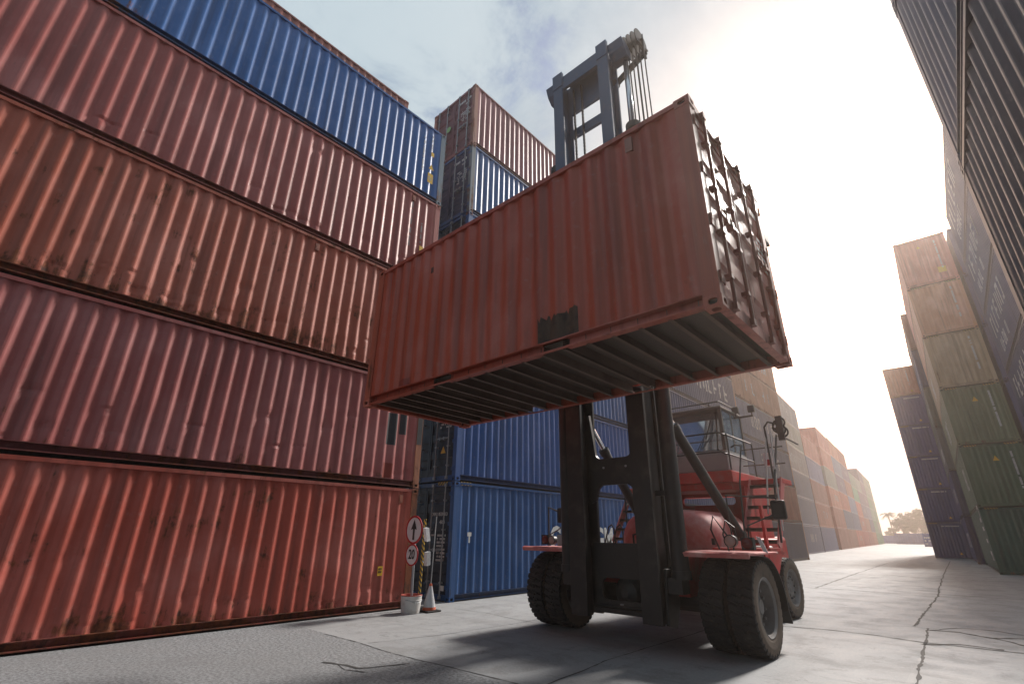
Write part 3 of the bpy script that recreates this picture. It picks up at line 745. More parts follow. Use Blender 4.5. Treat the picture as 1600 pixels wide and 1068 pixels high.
# inner mast with beams, chains
ic = mc-.055
m = MB()
for s in (-1,1):
    pass
for s in (-1,1):
    m = MB(); x = ic+s*.655; ibeam(m, x, 7.40, 7.86, 6.9, 12.45 if s < 0 else 12.5, .28, .055, .05); m.box(x-.145,x+.145,7.38,7.47,12.15,12.62); T(m, 'inner_mast_rail', M['mast2'], bevel=.006)
m = MB(); m.box(ic-.52,ic+.52,7.42,7.50,12.05,12.47); m.box(ic-.52,ic+.52,7.50,7.84,12.39,12.46); m.box(ic-.52,ic+.52,7.78,7.84,11.45,12.39); T(m, 'top_beam', M['mast2'], bevel=.008)
m = MB(); m.box(ic-.63,ic+.63,7.80,7.88,10.72,10.98); m.box(ic-.63,ic+.63,7.79,7.87,9.05,9.36); T(m, 'mast_crossbar', M['mast2'], bevel=.006)
for s in (-1,1):
    m = MB(); x0, x1 = sorted((ic+s*.78, mc+s*1.12)); m.prism([(7.44,12.46),(7.78,12.42),(7.86,12.30),(7.86,12.06),(7.66,12.06),(7.52,12.22)], 'yz', x0, x1); T(m, 'rod_bracket', M['mast2'], bevel=.01)
for x in (ic-.36, ic-.13, ic+.44):
    m = MB()
    z = 6.8
    while z < 12.0:
        m.box(x-.022,x+.022,7.66,7.70,z,z+.075); m.box(x-.012,x+.012,7.655,7.705,z+.075,z+.1); z += .1
    T(m, 'lift_chain', M['mast'])
# hose reel and hoses
rx, ry, rz = -3.42, 7.98, 12.62
m = MB(); 
for dx in (-.16,-.05,.06,.17): m.lathe([(-.012,.05),(-.012,.30),(.012,.30),(.012,.05)], (rx+dx,ry,rz), 'x', 24)
m.lathe([(-.24,.045),(.24,.045)], (rx,ry,rz), 'x', 12, True); m.bar((rx-.2,ry,rz),(rx-.2,ry-.1,rz-.75),.05,.06); m.bar((rx+.2,ry,rz),(rx+.22,ry+.05,rz-.6),.05,.06)
m.bar((rx-.55,ry-.1,rz-1.0),(rx+.25,ry+.02,rz-.42),.10,.11); m.lathe([(-.08,.10),(.08,.10)], (rx-.55,ry-.1,rz-.98), 'y', 14, True)
for dx in (-.20,.20): m.bar((rx+dx,ry+.28,rz-.1),(rx+dx,ry-.3,rz-.28),.03,.04)
T(m, 'hose_reel', M['plastic'])
for dx, w in ((-.13,.017),(-.04,.017),(.06,.022),(.15,.017),(.25,.015)):
    m = MB(); m.tube([(rx+dx,ry-.05,rz+.1),(rx+dx+.01,ry-.10,rz-1.0),(rx+dx+.03,ry-.14,rz-2.6),(rx+dx+.04,ry-.2,6.3)], w, 8); T(m, 'hose', M['plastic'])
# carriage and spreader behind the box
m = MB(); m.box(mc-.9,mc+.9,7.05,7.3,3.9,6.1); 
for z in (4.1,5.0,5.8): m.box(mc-1.2,mc+1.2,6.85,7.05,z,z+.22)
T(m, 'carriage', M['mast'], bevel=.01)
m = MB(); m.box(-7.2,-1.3,6.74,7.0,5.55,5.95); m.box(-7.25,-7.05,6.70,6.95,4.9,6.0); m.box(-1.50,-1.33,6.60,6.85,4.15,5.95); T(m, 'spreader_beam', M['mast'], bevel=.01)
# tilt cylinders
def cyl(p, q, r0, r1, t):
    p = Vector(p); q = Vector(q); k = p.lerp(q, t); m = MB(); m.tube([p,k], r0, 16); r = T(m, 'tilt_rod', M['chrome'], smooth=False)
    m = MB(); m.tube([k,q], r1, 20); m.tube([k,k.lerp(q,.06)], r1*1.15, 20); m.tube([q-Vector((.09,0,0)),q+Vector((.09,0,0))], r1*.9, 14)
    T(m, 'tilt_cylinder', M['mast'])
cyl((-3.60,7.98,3.50),(-3.17,9.45,1.60),.055,.088,.06); cyl((-5.32,7.98,3.78),(-5.08,9.6,1.80),.05,.088,.30)
# wheels
def tyre_mesh(Rr, w, rb, lugs=36):
    m = MB(); n = lugs*8; h = w/2
    across = [(-h*.86,rb),(-h*.98,rb+.06),(-h,Rr-.13),(-h*.96,Rr-.05)] + [(-h*.90+h*1.80*i/9, Rr-.012*abs(i-4.5)/4.5) for i in range(10)] + [(h*.96,Rr-.05),(h,Rr-.13),(h*.98,rb+.06),(h*.86,rb)]
    vs = []; k = len(across)
    for i in range(n):
        th = 2*math.pi*i/n
        for j, (x, r) in enumerate(across):
            if 3 <= j <= k-4:
                ph = (lugs*th/(2*math.pi) + .55*math.sin(x/h*2.6) + .18*math.sin(x/h*7)) % 1.0
                if ph < .24: r -= .030*(1 if 4 <= j <= k-5 else .7)
                if j in (3,k-4) and ph > .5: r += .006
            vs.append((x, r*math.cos(th), r*math.sin(th)))
    for i in range(n):
        i2 = (i+1) % n
        for j in range(k-1):
            m.mi = 0 if 3 <= j <= k-5 else 1
            m.add([], []); m.f.append([i*k+j, i*k+j+1, i2*k+j+1, i2*k+j]); m.m.append(m.mi)
    m.v = vs
    return m.mesh('tyre')
def wheel_mesh(rb, w, s, deep):
    m = MB(); h = w/2
    m.lathe([(s*h*.90,rb+.025),(s*h*.95,rb+.012),(s*h*.80,rb-.02),(s*(h*.80-deep*.5),rb-.035),(s*(h*.80-deep),rb-.05),(s*(h*.80-deep),rb*.62),(s*(h*.80-deep*.72),rb*.52),(s*(h*.80-deep*.55),rb*.30),(s*(h*.80-deep*.4),rb*.26),(s*(h*.80-deep*.4),.001)], (0,0,0), 'x', 48)
    m.lathe([(-s*h*.9,rb+.02),(-s*h*.7,rb-.03),(-s*h*.4,rb-.05),(-s*h*.4,.001)], (0,0,0), 'x', 32)
    for i in range(10):
        a = 2*math.pi*i/10; c = (s*(h*.80-deep*.72), rb*.60*math.cos(a), rb*.60*math.sin(a)); m.lathe([(-.03,.022),(.03*1.2,.022)], c, 'x', 8, True)
    return m.mesh('wheel')
ft_in, ft_out = tyre_mesh(.645,.375,.375), None
wm = {}
def wheel(x, y, z, s, rb, w, deep, tm, wallmat, name='wheel', yaw=0):
    key = (rb, w, s, deep)
    if key not in wm: wm[key] = wheel_mesh(*key[:2], s, deep)
    o = link(name, wm[key], M['rim'], truck); o.location = (x-TX, y-TY, z); o.rotation_euler = (rng.uniform(0,6), 0, yaw)
    t = bpy.data.objects.new('tyre', tm); COL.objects.link(t); t.parent = o
    if len(tm.materials) == 0: tm.materials.append(M['rubber']); tm.materials.append(M['dusty'])
    return o
for s in (-1,1):
    wheel(TX+s*1.86, TY, .645, s, .375, .375, .16, ft_in, None)
    wheel(TX+s*1.445, TY, .645, -s, .375, .375, .12, ft_in, None)
rt = tyre_mesh(.59,.33,.34,32)
for s in (-1,1): wheel(TX+s*1.16, 12.62, .59, s, .34, .33, .06, rt, None, yaw=R(-4))
m = MB(); m.tube([(TX-1.7,TY,.645),(TX+1.7,TY,.645)], .16, 20); m.lathe([(-.30,.06),(-.24,.19),(-.12,.27),(0,.30),(.3,.30)], (TX-.02,TY-.2,.70), 'y', 28, True); T(m, 'front_axle', M['mast'], smooth=False)
m = MB(); m.tube([(TX-1.1,12.62,.59),(TX+1.1,12.62,.59)], .12, 16); T(m, 'rear_axle', M['mast'])
# chassis, fenders, hood
m = MB(); m.box(TX-1.05,TX-.72,7.97,13.0,.72,1.32); m.box(TX+.72,TX+1.05,7.97,13.0,.72,1.32); m.box(TX-.72,TX+.72,8.9,12.9,.70,1.28); T(m, 'chassis', M['red'], bevel=.012)
m = MB(); m.box(TX-.7,TX+.7,8.0,8.9,.95,1.30); T(m, 'front_housing', M['mast'], bevel=.02)
for s in (-1,1):
    x0, x1 = TX+s*1.06, TX+s*2.10
    a, b = sorted((x0,x1)); m = MB(); m.box(a,b,7.72,9.05,1.345,1.375)
    m.prism([(7.68,1.30),(7.72,1.345),(7.72,1.385),(7.66,1.36)], 'yz', a, b)
    m.prism([(7.66,1.325),(7.72,1.325),(7.72,1.395),(7.66,1.36)], 'yz', a, b) if False else None
    T(m, 'fender', M['pinkred'], bevel=.006)
    # black rubber mudguard round the tyre
    m = MB(); xa, xb = (a+.05, b-.02); pts = []
    for i in range(12):
        t = R(95-100*i/11); pts.append((TY+.05+.78*math.cos(t), .60+.72*math.sin(t)))
    pts.append((TY+.92,.36))
    inner = [(p[0]-.02, p[1]-.012) for p in pts]
    for i in range(len(pts)-1): m.prism([pts[i],pts[i+1],inner[i+1],inner[i]], 'yz', xa, xb)
    T(m, 'mudguard', M['plastic'])
m = MB()      # rounded hood: superellipse loft along y
n = 28; ys = [(9.30,.62),(9.36,.82),(9.5,.94),(9.75,1.0),(11.2,1.0)]
vs = []; fs = []
for yy, k in ys:
    for i in range(n+1):
        t = math.pi*i/n; cx_, sx_ = math.cos(t), math.sin(t)
        vs.append((TX+.05+.98*(.55+.45*k)*math.copysign(abs(cx_)**.55,cx_), yy, 1.34+.74*k*abs(sx_)**.6))
for a in range(len(ys)-1):
    for i in range(n): fs.append((a*(n+1)+i, a*(n+1)+i+1, (a+1)*(n+1)+i+1, (a+1)*(n+1)+i))
fs.append(tuple(range(n+1))); m.add(vs, fs); m.box(TX-.95,TX+1.05,9.28,11.2,1.29,1.345)
hood = T(m, 'hood', M['pinkred'], smooth=False); 
for p in hood.data.polygons: p.use_smooth = len(p.vertices) == 4 and p.area > .0005
m = MB(); m.box(TX+.98,TX+1.03,9.26,9.32,1.45,1.56); m.box(TX+.28,TX+.46,9.22,9.30,1.33,1.52); m.bar((TX+.1,9.7,2.085),(TX+.55,9.72,2.085),.05,.012); T(m, 'hood_latch', M['plastic'])
# rear frame with long slot, platform, counterweight
yr = 11.9; m = MB()
m.plate_hole(rect_like(TX-1.1,TX+1.0,1.32,2.68), rounded_rect(TX-.62,TX+.62,2.26,2.44,.085), 'xz', yr, yr+.05)
T(m, 'rear_frame', M['red'])
m = MB(); m.box(TX-1.18,TX-1.06,11.0,13.0,1.3,2.66); T(m, 'side_frame', M['red'], bevel=.01)
m = MB(); m.box(TX+.94,TX+1.0,11.4,13.0,1.3,2.66); T(m, 'side_frame', M['red'], bevel=.01)
m = MB(); m.box(TX-1.15,TX+.98,10.85,13.5,2.66,2.90); m.box(TX-1.1,TX+.9,10.95,13.4,2.52,2.66); T(m, 'platform', M['red'], bevel=.015)
m = MB(); m.box(TX+1.0,TX+1.86,11.10,11.75,2.60,2.70); T(m, 'stair_landing', M['red'], bevel=.01)
m = MB(); m.box(TX-1.95,TX-1.17,11.6,12.4,2.60,2.70); T(m, 'stair_landing', M['red'], bevel=.01)
m = MB(); m.box(TX-1.05,TX+.95,13.25,14.1,.75,1.6); m.box(TX-1.1,TX+1.12,11.6,13.25,1.2,1.56); T(m, 'counterweight', M['red'], bevel=.08)
m = MB(); m.box(TX+1.0,TX+1.34,11.0,11.6,.82,1.42); T(m, 'side_tank', M['cabgrey'], bevel=.05)
# cab
cx0, cx1, cy0, cy1 = TX-.80, TX+.88, 11.02, 12.35
m = MB(); m.box(cx0,cx1,cy0,cy1,2.905,3.36); cab = T(m, 'cab', M['cabgrey'], bevel=.03)
m = MB()
for x, yy in ((cx0+.03,cy0+.03),(cx1-.035,cy0+.03),(cx0+.03,cy1-.03),(cx1-.035,cy1-.03)): m.box(x-.035,x+.035,yy-.035,yy+.035,3.355,4.27)
m.box(cx1-.05,cx1-.015,cy0+.62,cy0+.67,3.36,4.27); T(m, 'cab_pillar', M['cabframe'], cab).location = (0,0,0)
m = MB(); m.box(cx0-.03,cx1+.03,cy0-.06,cy1+.03,4.265,4.33); T(m, 'cab_roof', M['cabframe'], cab, bevel=.02)
m = MB(); m.prism([(cy0+.005,3.37),(cy0+.02,3.37),(cy0+.235,4.26),(cy0+.22,4.26)],'yz',cx0+.06,cx1-.20); T(m, 'windscreen', M['glass'], cab)
m = MB(); m.prism([(cy0+.012,3.36),(cy0+.05,3.36),(cy0+.26,4.26),(cy0+.225,4.26)],'yz',cx1-.20,cx1-.17); T(m, 'cab_pillar', M['cabframe'], cab)
m = MB(); m.prism([(cy0+.008,3.37),(cy0+.022,3.37),(cy0+.235,4.26),(cy0+.22,4.26)],'yz',cx1-.168,cx1-.072); T(m, 'quarter_window', M['glass'], cab)
m = MB(); m.box(cx1-.03,cx1-.018,cy0+.08,cy0+.60,3.37,4.26); m.box(cx1-.03,cx1-.018,cy0+.69,cy1-.08,3.37,4.26); T(m, 'side_window', M['glass'], cab)
m = MB(); m.box(cx0+.08,cx1-.1,cy1-.05,cy1-.04,3.37,4.26); T(m, 'rear_window', M['glass'], cab)
m = MB(); m.box(cx0+.5,cx1-.55,cy0+.65,cy0+.8,3.36,4.05); m.box(cx0+.5,cx1-.55,cy0+.3,cy0+.7,3.36,3.46); m.tube([(TX,cy0+.15,3.36),(TX,cy0+.25,3.6)],.02,8); m.lathe([(-.01,.17),(.01,.19)],(TX,cy0+.27,3.62),'z',20); T(m, 'driver_seat', M['plastic'], cab)
m = MB(); m.tube([(cx1-.55,cy0-.02,3.42),(cx1-.36,cy0-.03,3.80),(cx1-.62,cy0-.03,3.38)],.010,6); m.bar((cx1-.40,cy0-.03,3.62),(cx1-.24,cy0-.03,4.02),.02,.02); T(m, 'wiper', M['plastic'], cab)
def rail(pts, r=.018, mat='rail', name='handrail'):
    m = MB(); m.tube(pts, r, 8); return T(m, name, M[mat])
rail([(cx0,cy0+.02,4.36),(cx0,cy0+.02,4.44),(cx1-.05,cy0+.02,4.44),(cx1-.02,cy0+.1,4.44),(cx1-.02,cy1,4.44),(cx1-.02,cy1,4.34)], .015)
rail([(cx1-.25,cy0+.02,4.33),(cx1-.25,cy0+.02,4.44)], .012)
for zz in (3.50, 3.98) if False else (3.30, 3.72):
    rail([(cx0-.25,10.9,zz),(TX+.80,10.9,zz),(TX+.88,10.92,zz-.04),(TX+.93,11.1,zz-.05),(TX+.95,12.6,zz-.05)])
for x, yy in ((TX-.3,10.9),(TX+.93,11.0),(TX+.95,12.6),(TX-1.05,10.9)): rail([(x,yy,2.88),(x,yy,3.70)])
# round work lamps on the cab roof corner
for dx, yy in ((-.06,11.9),(.28,11.95)):
    m = MB(); m.box(TX+.98+dx-.075,TX+.98+dx+.075,yy-.03,yy+.05,4.30,4.46); m.bar((TX+.98+dx,yy,4.2),(TX+.98+dx,yy,4.31),.03,.03); T(m, 'work_lamp', M['cabframe'], bevel=.015)
m = MB(); m.box(TX+.86,TX+1.3,11.88,11.92,4.18,4.22); T(m, 'lamp_bar', M['cabframe'])
# stairs
def stairs(x0, x1, y0, y1, z0, z1, n, ext):
    m = MB(); 
    for x in (x0, x1):
        m.bar((x,y0-ext*(y1-y0)/(z1-z0),z0-ext),(x,y1,z1),.028,.19)
    st = T(m, 'stair_stringer', M['pinkred'])
    m = MB()
    for i in range(n):
        t = (i+.5)/n; yy = y0+(y1-y0)*t; z = z0+(z1-z0)*t; m.box(x0+.014,x1-.014,yy-.10,yy+.12,z-.018,z+.018); m.box(x0+.014,x1-.014,yy-.10,yy-.085,z-.045,z+.018)
    T(m, 'stair_treads', M['tread'], st); 
stairs(TX+1.24, TX+1.84, 10.15, 11.15, 1.42, 2.66, 6, .0); stairs(TX-1.92, TX-1.30, 10.75, 11.75, 1.42, 2.66, 6, .0)
m = MB(); m.box(TX+1.82,TX+1.86,9.4,9.5,.65,2.1); m.box(TX+1.20,TX+1.86,9.2,9.5,.66,.70); m.box(TX+1.20,TX+1.86,9.4,9.75,1.02,1.06); m.box(TX+1.06,TX+1.86,9.06,10.3,1.36,1.41); m.prism([(9.3,.75),(9.5,.75),(10.3,1.4),(9.2,1.4)],'yz',TX+1.83,TX+1.855); T(m, 'side_step', M['red'])
rail([(TX+1.90,10.1,1.5),(TX+1.90,10.3,2.5),(TX+1.90,11.1,3.55),(TX+1.90,11.5,3.60),(TX+1.90,12.8,3.6)], .02)
rail([(TX+1.25,10.2,1.5),(TX+1.22,10.5,2.6),(TX+1.2,11.0,3.4),(TX+1.05,11.1,3.45),(TX+.95,11.1,3.40)], .018)
rail([(TX+1.93,10.2,1.7),(TX+1.88,10.75,3.55)], .016, 'railw'); rail([(TX+1.62,10.6,2.0),(TX+1.70,11.2,3.85)], .016, 'railw')
rail([(TX+1.70,11.1,2.7),(TX+1.70,11.1,3.75),(TX+1.78,11.1,3.85),(TX+1.9,11.1,3.8)], .02)
for z in (3.05,3.4): rail([(TX+1.0,11.6,z),(TX+1.85,11.6,z)], .014)
m = MB()      # cluster of lamps and a wound cable by the stair top
for i in range(5): m.tube([(TX+1.98+.05*math.cos(i*1.3)+.09*math.cos(a), 11.15, 3.62+.05*i+.10*math.sin(a)) for a in [k*math.pi/6 for k in range(13)]], .018, 6)
m.box(TX+1.93,TX+2.05,11.1,11.2,3.45,3.95); T(m, 'cable_coil', M['rail'])
m = MB(); m.box(TX+1.50,TX+1.66,11.38,11.40,2.98,3.26); T(m, 'warning_plate', M['signwhite'])
m = MB(); m.box(TX+1.53,TX+1.63,11.374,11.38,3.0,3.12); T(m, 'warning_mark', M['signred'])
# mirrors, lamps and rails on the fenders
m = MB(); m.box(TX+2.36,TX+2.56,8.12,8.19,1.83,2.10); mir = T(m, 'mirror', M['plastic'], bevel=.03)
rail([(TX+1.72,8.2,1.40),(TX+1.70,8.25,2.20),(TX+2.45,8.18,2.13)], .014, name='mirror_arm'); rail([(TX+1.95,8.2,1.42),(TX+1.98,8.2,1.75),(TX+2.42,8.18,1.92)], .012, name='mirror_arm');
rail([(TX+1.72,8.0,1.39),(TX+1.66,8.0,1.62),(TX+1.72,8.0,1.82),(TX+1.84,8.0,1.72),(TX+1.86,8.0,1.5)], .012)
def lamp(x, yy, z, r, mat, box=False):
    m = MB()
    if box: m.box(x-r,x+r,yy,yy+.10,z-r,z+r)
    else: m.lathe([(.12,r*.6),(.10,r),(0,r*1.08),(-.01,r*1.02),(0,r*.92)], (x,yy,z), 'y', 24)
    o = T(m, 'headlight', M['plastic']); m = MB(); m.lathe([(0,r*.9),(-.02,r*.6),(-.03,.001)], (x,yy-.003,z), 'y', 24); T(m, 'lens', mat, o)
lamp(TX+1.80,7.86,1.53,.085,M['lampclear']); lamp(TX+2.03,7.88,1.50,.085,M['lampred'],True); lamp(TX-1.52,7.84,1.49,.075,M['lampclear']); lamp(TX-1.69,7.86,1.50,.085,M['lampred'],True)
m = MB(); m.obox((TX-1.32,7.9,1.49),(.085,.02,0),(-.01,.02,0),(0,0,.10)); T(m, 'lamp_plate', M['cabgrey'])
m = MB(); m.obox((TX+2.22,7.92,1.49),(.03,0,-.01),(0,.006,0),(-.035,0,.10)); T(m, 'number_plate', M['signwhite'])
rail([(TX-1.78,8.1,1.38),(TX-1.78,8.1,2.10),(TX-1.55,8.05,2.03),(TX-1.42,8.02,1.98)], .016, name='mirror_arm'); rail([(TX-1.78,8.1,1.58),(TX-1.5,8.05,1.68),(TX-1.42,8.02,1.72)], .011, name='mirror_arm')
m = MB(); m.box(TX-1.50,TX-1.30,8.0,8.07,1.80,2.08); T(m, 'mirror', M['plastic'], bevel=.03)
for dx in (-1.30,-1.10): rail([(TX+dx-.16,9.6,1.38),(TX+dx-.03,9.6,1.75),(TX+dx+.05,9.6,1.80),(TX+dx+.10,9.6,1.72),(TX+dx+.12,9.6,1.38)], .016)
rail([(TX-1.02,10.0,1.40),(TX-1.02,10.0,1.85),(TX-.95,10.0,1.92),(TX-.82,10.0,1.92),(TX-.76,10.0,1.85),(TX-.76,10.0,1.40)], .018)
rail([(TX-1.28,10.3,1.38),(TX-1.28,10.3,2.6)], .02); rail([(TX-1.28,10.3,2.2),(TX-.95,10.9,2.85)], .014, 'railw')
m = MB(); m.tube([(TX-.5,9.15,1.35),(TX-.45,9.05,1.6),(TX-.2,9.0,1.66),(TX+.15,9.05,1.55),(TX+.2,9.1,1.34)], .02, 8); T(m, 'hose', M['plastic']); m = MB(); m.tube([(TX+1.2,9.0,1.4),(TX+1.25,8.6,1.7),(TX+1.35,8.5,1.9),(TX+1.4,8.9,1.6)], .016, 8); T(m, 'hose', M['plastic'])

# ------------------------------------------------------------------ road signs in a bucket, striped post with lamps, traffic cone
sg = empty('road_sign_post', (-9.48,7.20,0)); tag(sg, 'pole with two round red-edged road signs standing in a white bucket', 'road sign')
so = (-9.48,7.20,0)
def SG(m, n, mat, p=sg, **k): return m.build(n, mat, p, off=so, **k)
m = MB(); m.tube([(-9.46,7.20,.05),(-9.53,7.21,1.95)], .027, 12); SG(m, 'pole', M['zinc'])
for (x, z, r) in ((-9.50,1.655,.30),(-9.515,1.135,.225)):
    m = MB(); m.lathe([(.0,.001),(.0,r),(.012,r),(.012,.001)], (x,7.150,z), 'y', 40); f = SG(m, 'sign_plate', M['signwhite'])
    m = MB(); m.lathe([(-.003,r*.86),(-.004,r*.87),(-.004,r*.995),(-.001,r),(.014,r*1.005)], (x,7.150,z), 'y', 48); SG(m, 'sign_rim', M['signred'], f)
    if r > .25:
        m = MB(); m.prism([(x-.032,z-.21),(x+.032,z-.21),(x+.030,z+.02),(x+.105,z+.0),(x+.0,z+.215),(x-.105,z+.0),(x-.030,z+.02)], 'xz', 7.143, 7.147); SG(m, 'arrow', M['blackmark'], f)
    else:
        me = text_mesh('20', .27, .004, 'CENTER', .82, .006); me.transform(Matrix.Translation((x+9.48, 7.1455-7.20, z+.005)) @ Matrix.Rotation(R(90),4,'X')); link('numerals', me, M['blackmark'], f)
bk = empty('bucket', (-9.47,7.20,0)); tag(bk, 'white paint bucket with a red top holding up the sign pole', 'bucket')
m = MB(); m.lathe([(.0,.001),(.0,.195),(.012,.200),(.25,.218),(.255,.224),(.265,.219),(.34,.224)], (0,0,0), 'z', 40); m.build('bucket_wall', M['bucketwhite'], bk, smooth=False)
m = MB(); m.lathe([(.335,.228),(.345,.231),(.352,.226),(.350,.21),(.31,.205),(.30,.001)], (0,0,0), 'z', 40); m.build('bucket_rim', M['bucketred'], bk)
m = MB(); m.tube([(.224*math.cos(a), .224*math.sin(a), .27-.06*math.sin((a+1.2)*1.3)**2) for a in [-1.2+2.4*k/12 for k in range(13)]], .005, 6); m.build('handle', M['zinc'], bk)
sp = empty('warning_lamp_post', (-9.80,7.66,0)); tag(sp, 'yellow and black striped post carrying two small solar lamps', 'post')
po = (-9.80,7.66,0)
m = MB(); m.tube([(-9.80,7.66,.03),(-9.77,7.66,1.9)], .032, 12); m.build('striped_pole', M['stripes'], sp, off=po)
m = MB(); m.box(-10.0,-9.2,7.60,7.72,.0,.045); m.box(-9.86,-9.74,7.36,8.0,.0,.05); m.build('foot', M['plastic'], sp, off=po)
for (x, z, t) in ((-9.60,1.56,.45),(-9.52,1.05,.12)):
    m = MB(); m.obox((x,7.60,z),(.055*math.cos(t),0,-.055*math.sin(t)*.4),(0,.05,.01),(.14*math.sin(t)*-.6,0,.14)); m.build('lamp_panel', M['conewhite'], sp, off=po)
    m = MB(); m.tube([(-9.775,7.66,z-.05),(-9.68,7.63,z-.10),(x,7.62,z-.03)], .010, 6); m.build('lamp_arm', M['zinc'], sp, off=po)
cn = empty('traffic_cone', (-9.36,7.62,0)); tag(cn, 'grey and orange traffic cone with a thin rod, in front of the navy container doors', 'cone')
m = MB(); m.box(-.19,.19,-.19,.19,0,.035); m.build('cone_base', M['plastic'], cn, bevel=.01)
m = MB(); m.lathe([(.03,.15),(.095,.135)], (0,0,0), 'z', 32); m.build('cone_foot', M['orange'], cn)
m = MB(); m.lathe([(.095,.135),(.50,.036)], (0,0,0), 'z', 32); m.build('cone_sleeve', M['conewhite'], cn)
m = MB(); m.lathe([(.50,.036),(.545,.030),(.555,.001)], (0,0,0), 'z', 24); m.build('cone_tip', M['orange'], cn)
m = MB(); m.tube([(0,0,.5),(.03,.02,1.95)], .011, 8); m.build('rod', M['zinc'], cn)

# ------------------------------------------------------------------ trees beyond the lane
def leaf_tree(x, y, h, w, seed, label, mat):
    r = random.Random(seed); root = empty('broadleaf_tree', (x,y,0)); tag(root, label, 'tree', 'trees beyond the lane')
    m = MB(); m.tube([(0,0,-.1),(.1,.05,h*.25),(.0,.1,h*.5)], .25, 8, rs=[.32,.25,.16]); cl = []
    for i in range(20):
        a = r.uniform(0,6.28); rad = w*.5*math.sqrt(r.random()); z = h*(.30+.62*r.random()*(1-(rad/(w*.5))**2*.5)); c = Vector((rad*math.cos(a), rad*math.sin(a), z)); cl.append((c, r.uniform(.13,.24)*w))
        m.tube([(0,0,h*.35),c*.5+Vector((0,0,h*.2)),c], .06, 6, rs=[.12,.08,.03])
    m.build('trunk', M['bark'], root)
    m = MB()
    for c, rad in cl:
        for _ in range(150):
            d = Vector((r.gauss(0,1),r.gauss(0,1),r.gauss(0,.75))); d = d.normalized()*rad*r.random()**.4; p = c+d
            s = r.uniform(.16,.34); u = Vector((r.gauss(0,1),r.gauss(0,1),r.gauss(0,.6))).normalized(); v = u.orthogonal().normalized()
            m.add([p-u*s, p+v*s*.6, p+u*s, p-v*s*.6], [(0,1,2,3)])
    m.build('crown', M[mat], root, fix=False)
for a in ((-20.2,222,10.8,6.0,1,'loose leafy tree just right of the palm','leaf2'),(-17.6,226,11.4,6.5,2,'tall leafy tree in the middle beyond the blue container','leaf'),(-15.0,224,12.0,7.0,3,'dense leafy tree beyond the right part of the blue container','leaf'),(-12.0,230,10.6,8.0,4,'leafy tree partly hidden by the navy stack','leaf2'),(-26.9,250,5.5,3.5,5,'low bushy tree left of the palm, by the green stack','leaf')): leaf_tree(*a)
pr = random.Random(9); pt = empty('palm_tree', (-22.75,216,0)); tag(pt, 'coconut palm with a thin leaning trunk, alone left of the leafy trees', 'palm')
m = MB(); m.tube([(.6,0,-.1),(.35,0,3),(.1,0,6),(0,0,9.2)], .2, 10, rs=[.26,.19,.16,.13]); m.build('trunk', M['bark'], pt)
m = MB()
for i in range(17):
    a = 2.4*i; el = pr.uniform(-.25,1.1); L_ = pr.uniform(2.2,2.9); pts = []
    for k in range(9):
        t = k/8; rr = L_*t*math.cos(el*(1-.3*t)); z = 9.2 + L_*math.sin(el)*t - 1.7*t*t*L_/2.8
        pts.append(Vector((rr*math.cos(a), rr*math.sin(a), z)))
    m.tube(pts, .03, 5)
    side = Vector((-math.sin(a), math.cos(a), 0))
    for k in range(1,9):
        for q in (0,.5):
            p = pts[k-1].lerp(pts[k], q); d = (pts[k]-pts[k-1]).normalized(); ll = .75*math.sin(math.pi*(.15+.8*k/9))
            for s in (-1,1):
                e = p+side*s*ll*.75+d*ll*.45+Vector((0,0,-ll*.45)); m.add([p-d*.11, p+d*.11, e], [(0,1,2)])
m.build('crown', M['palm'], pt, fix=False)

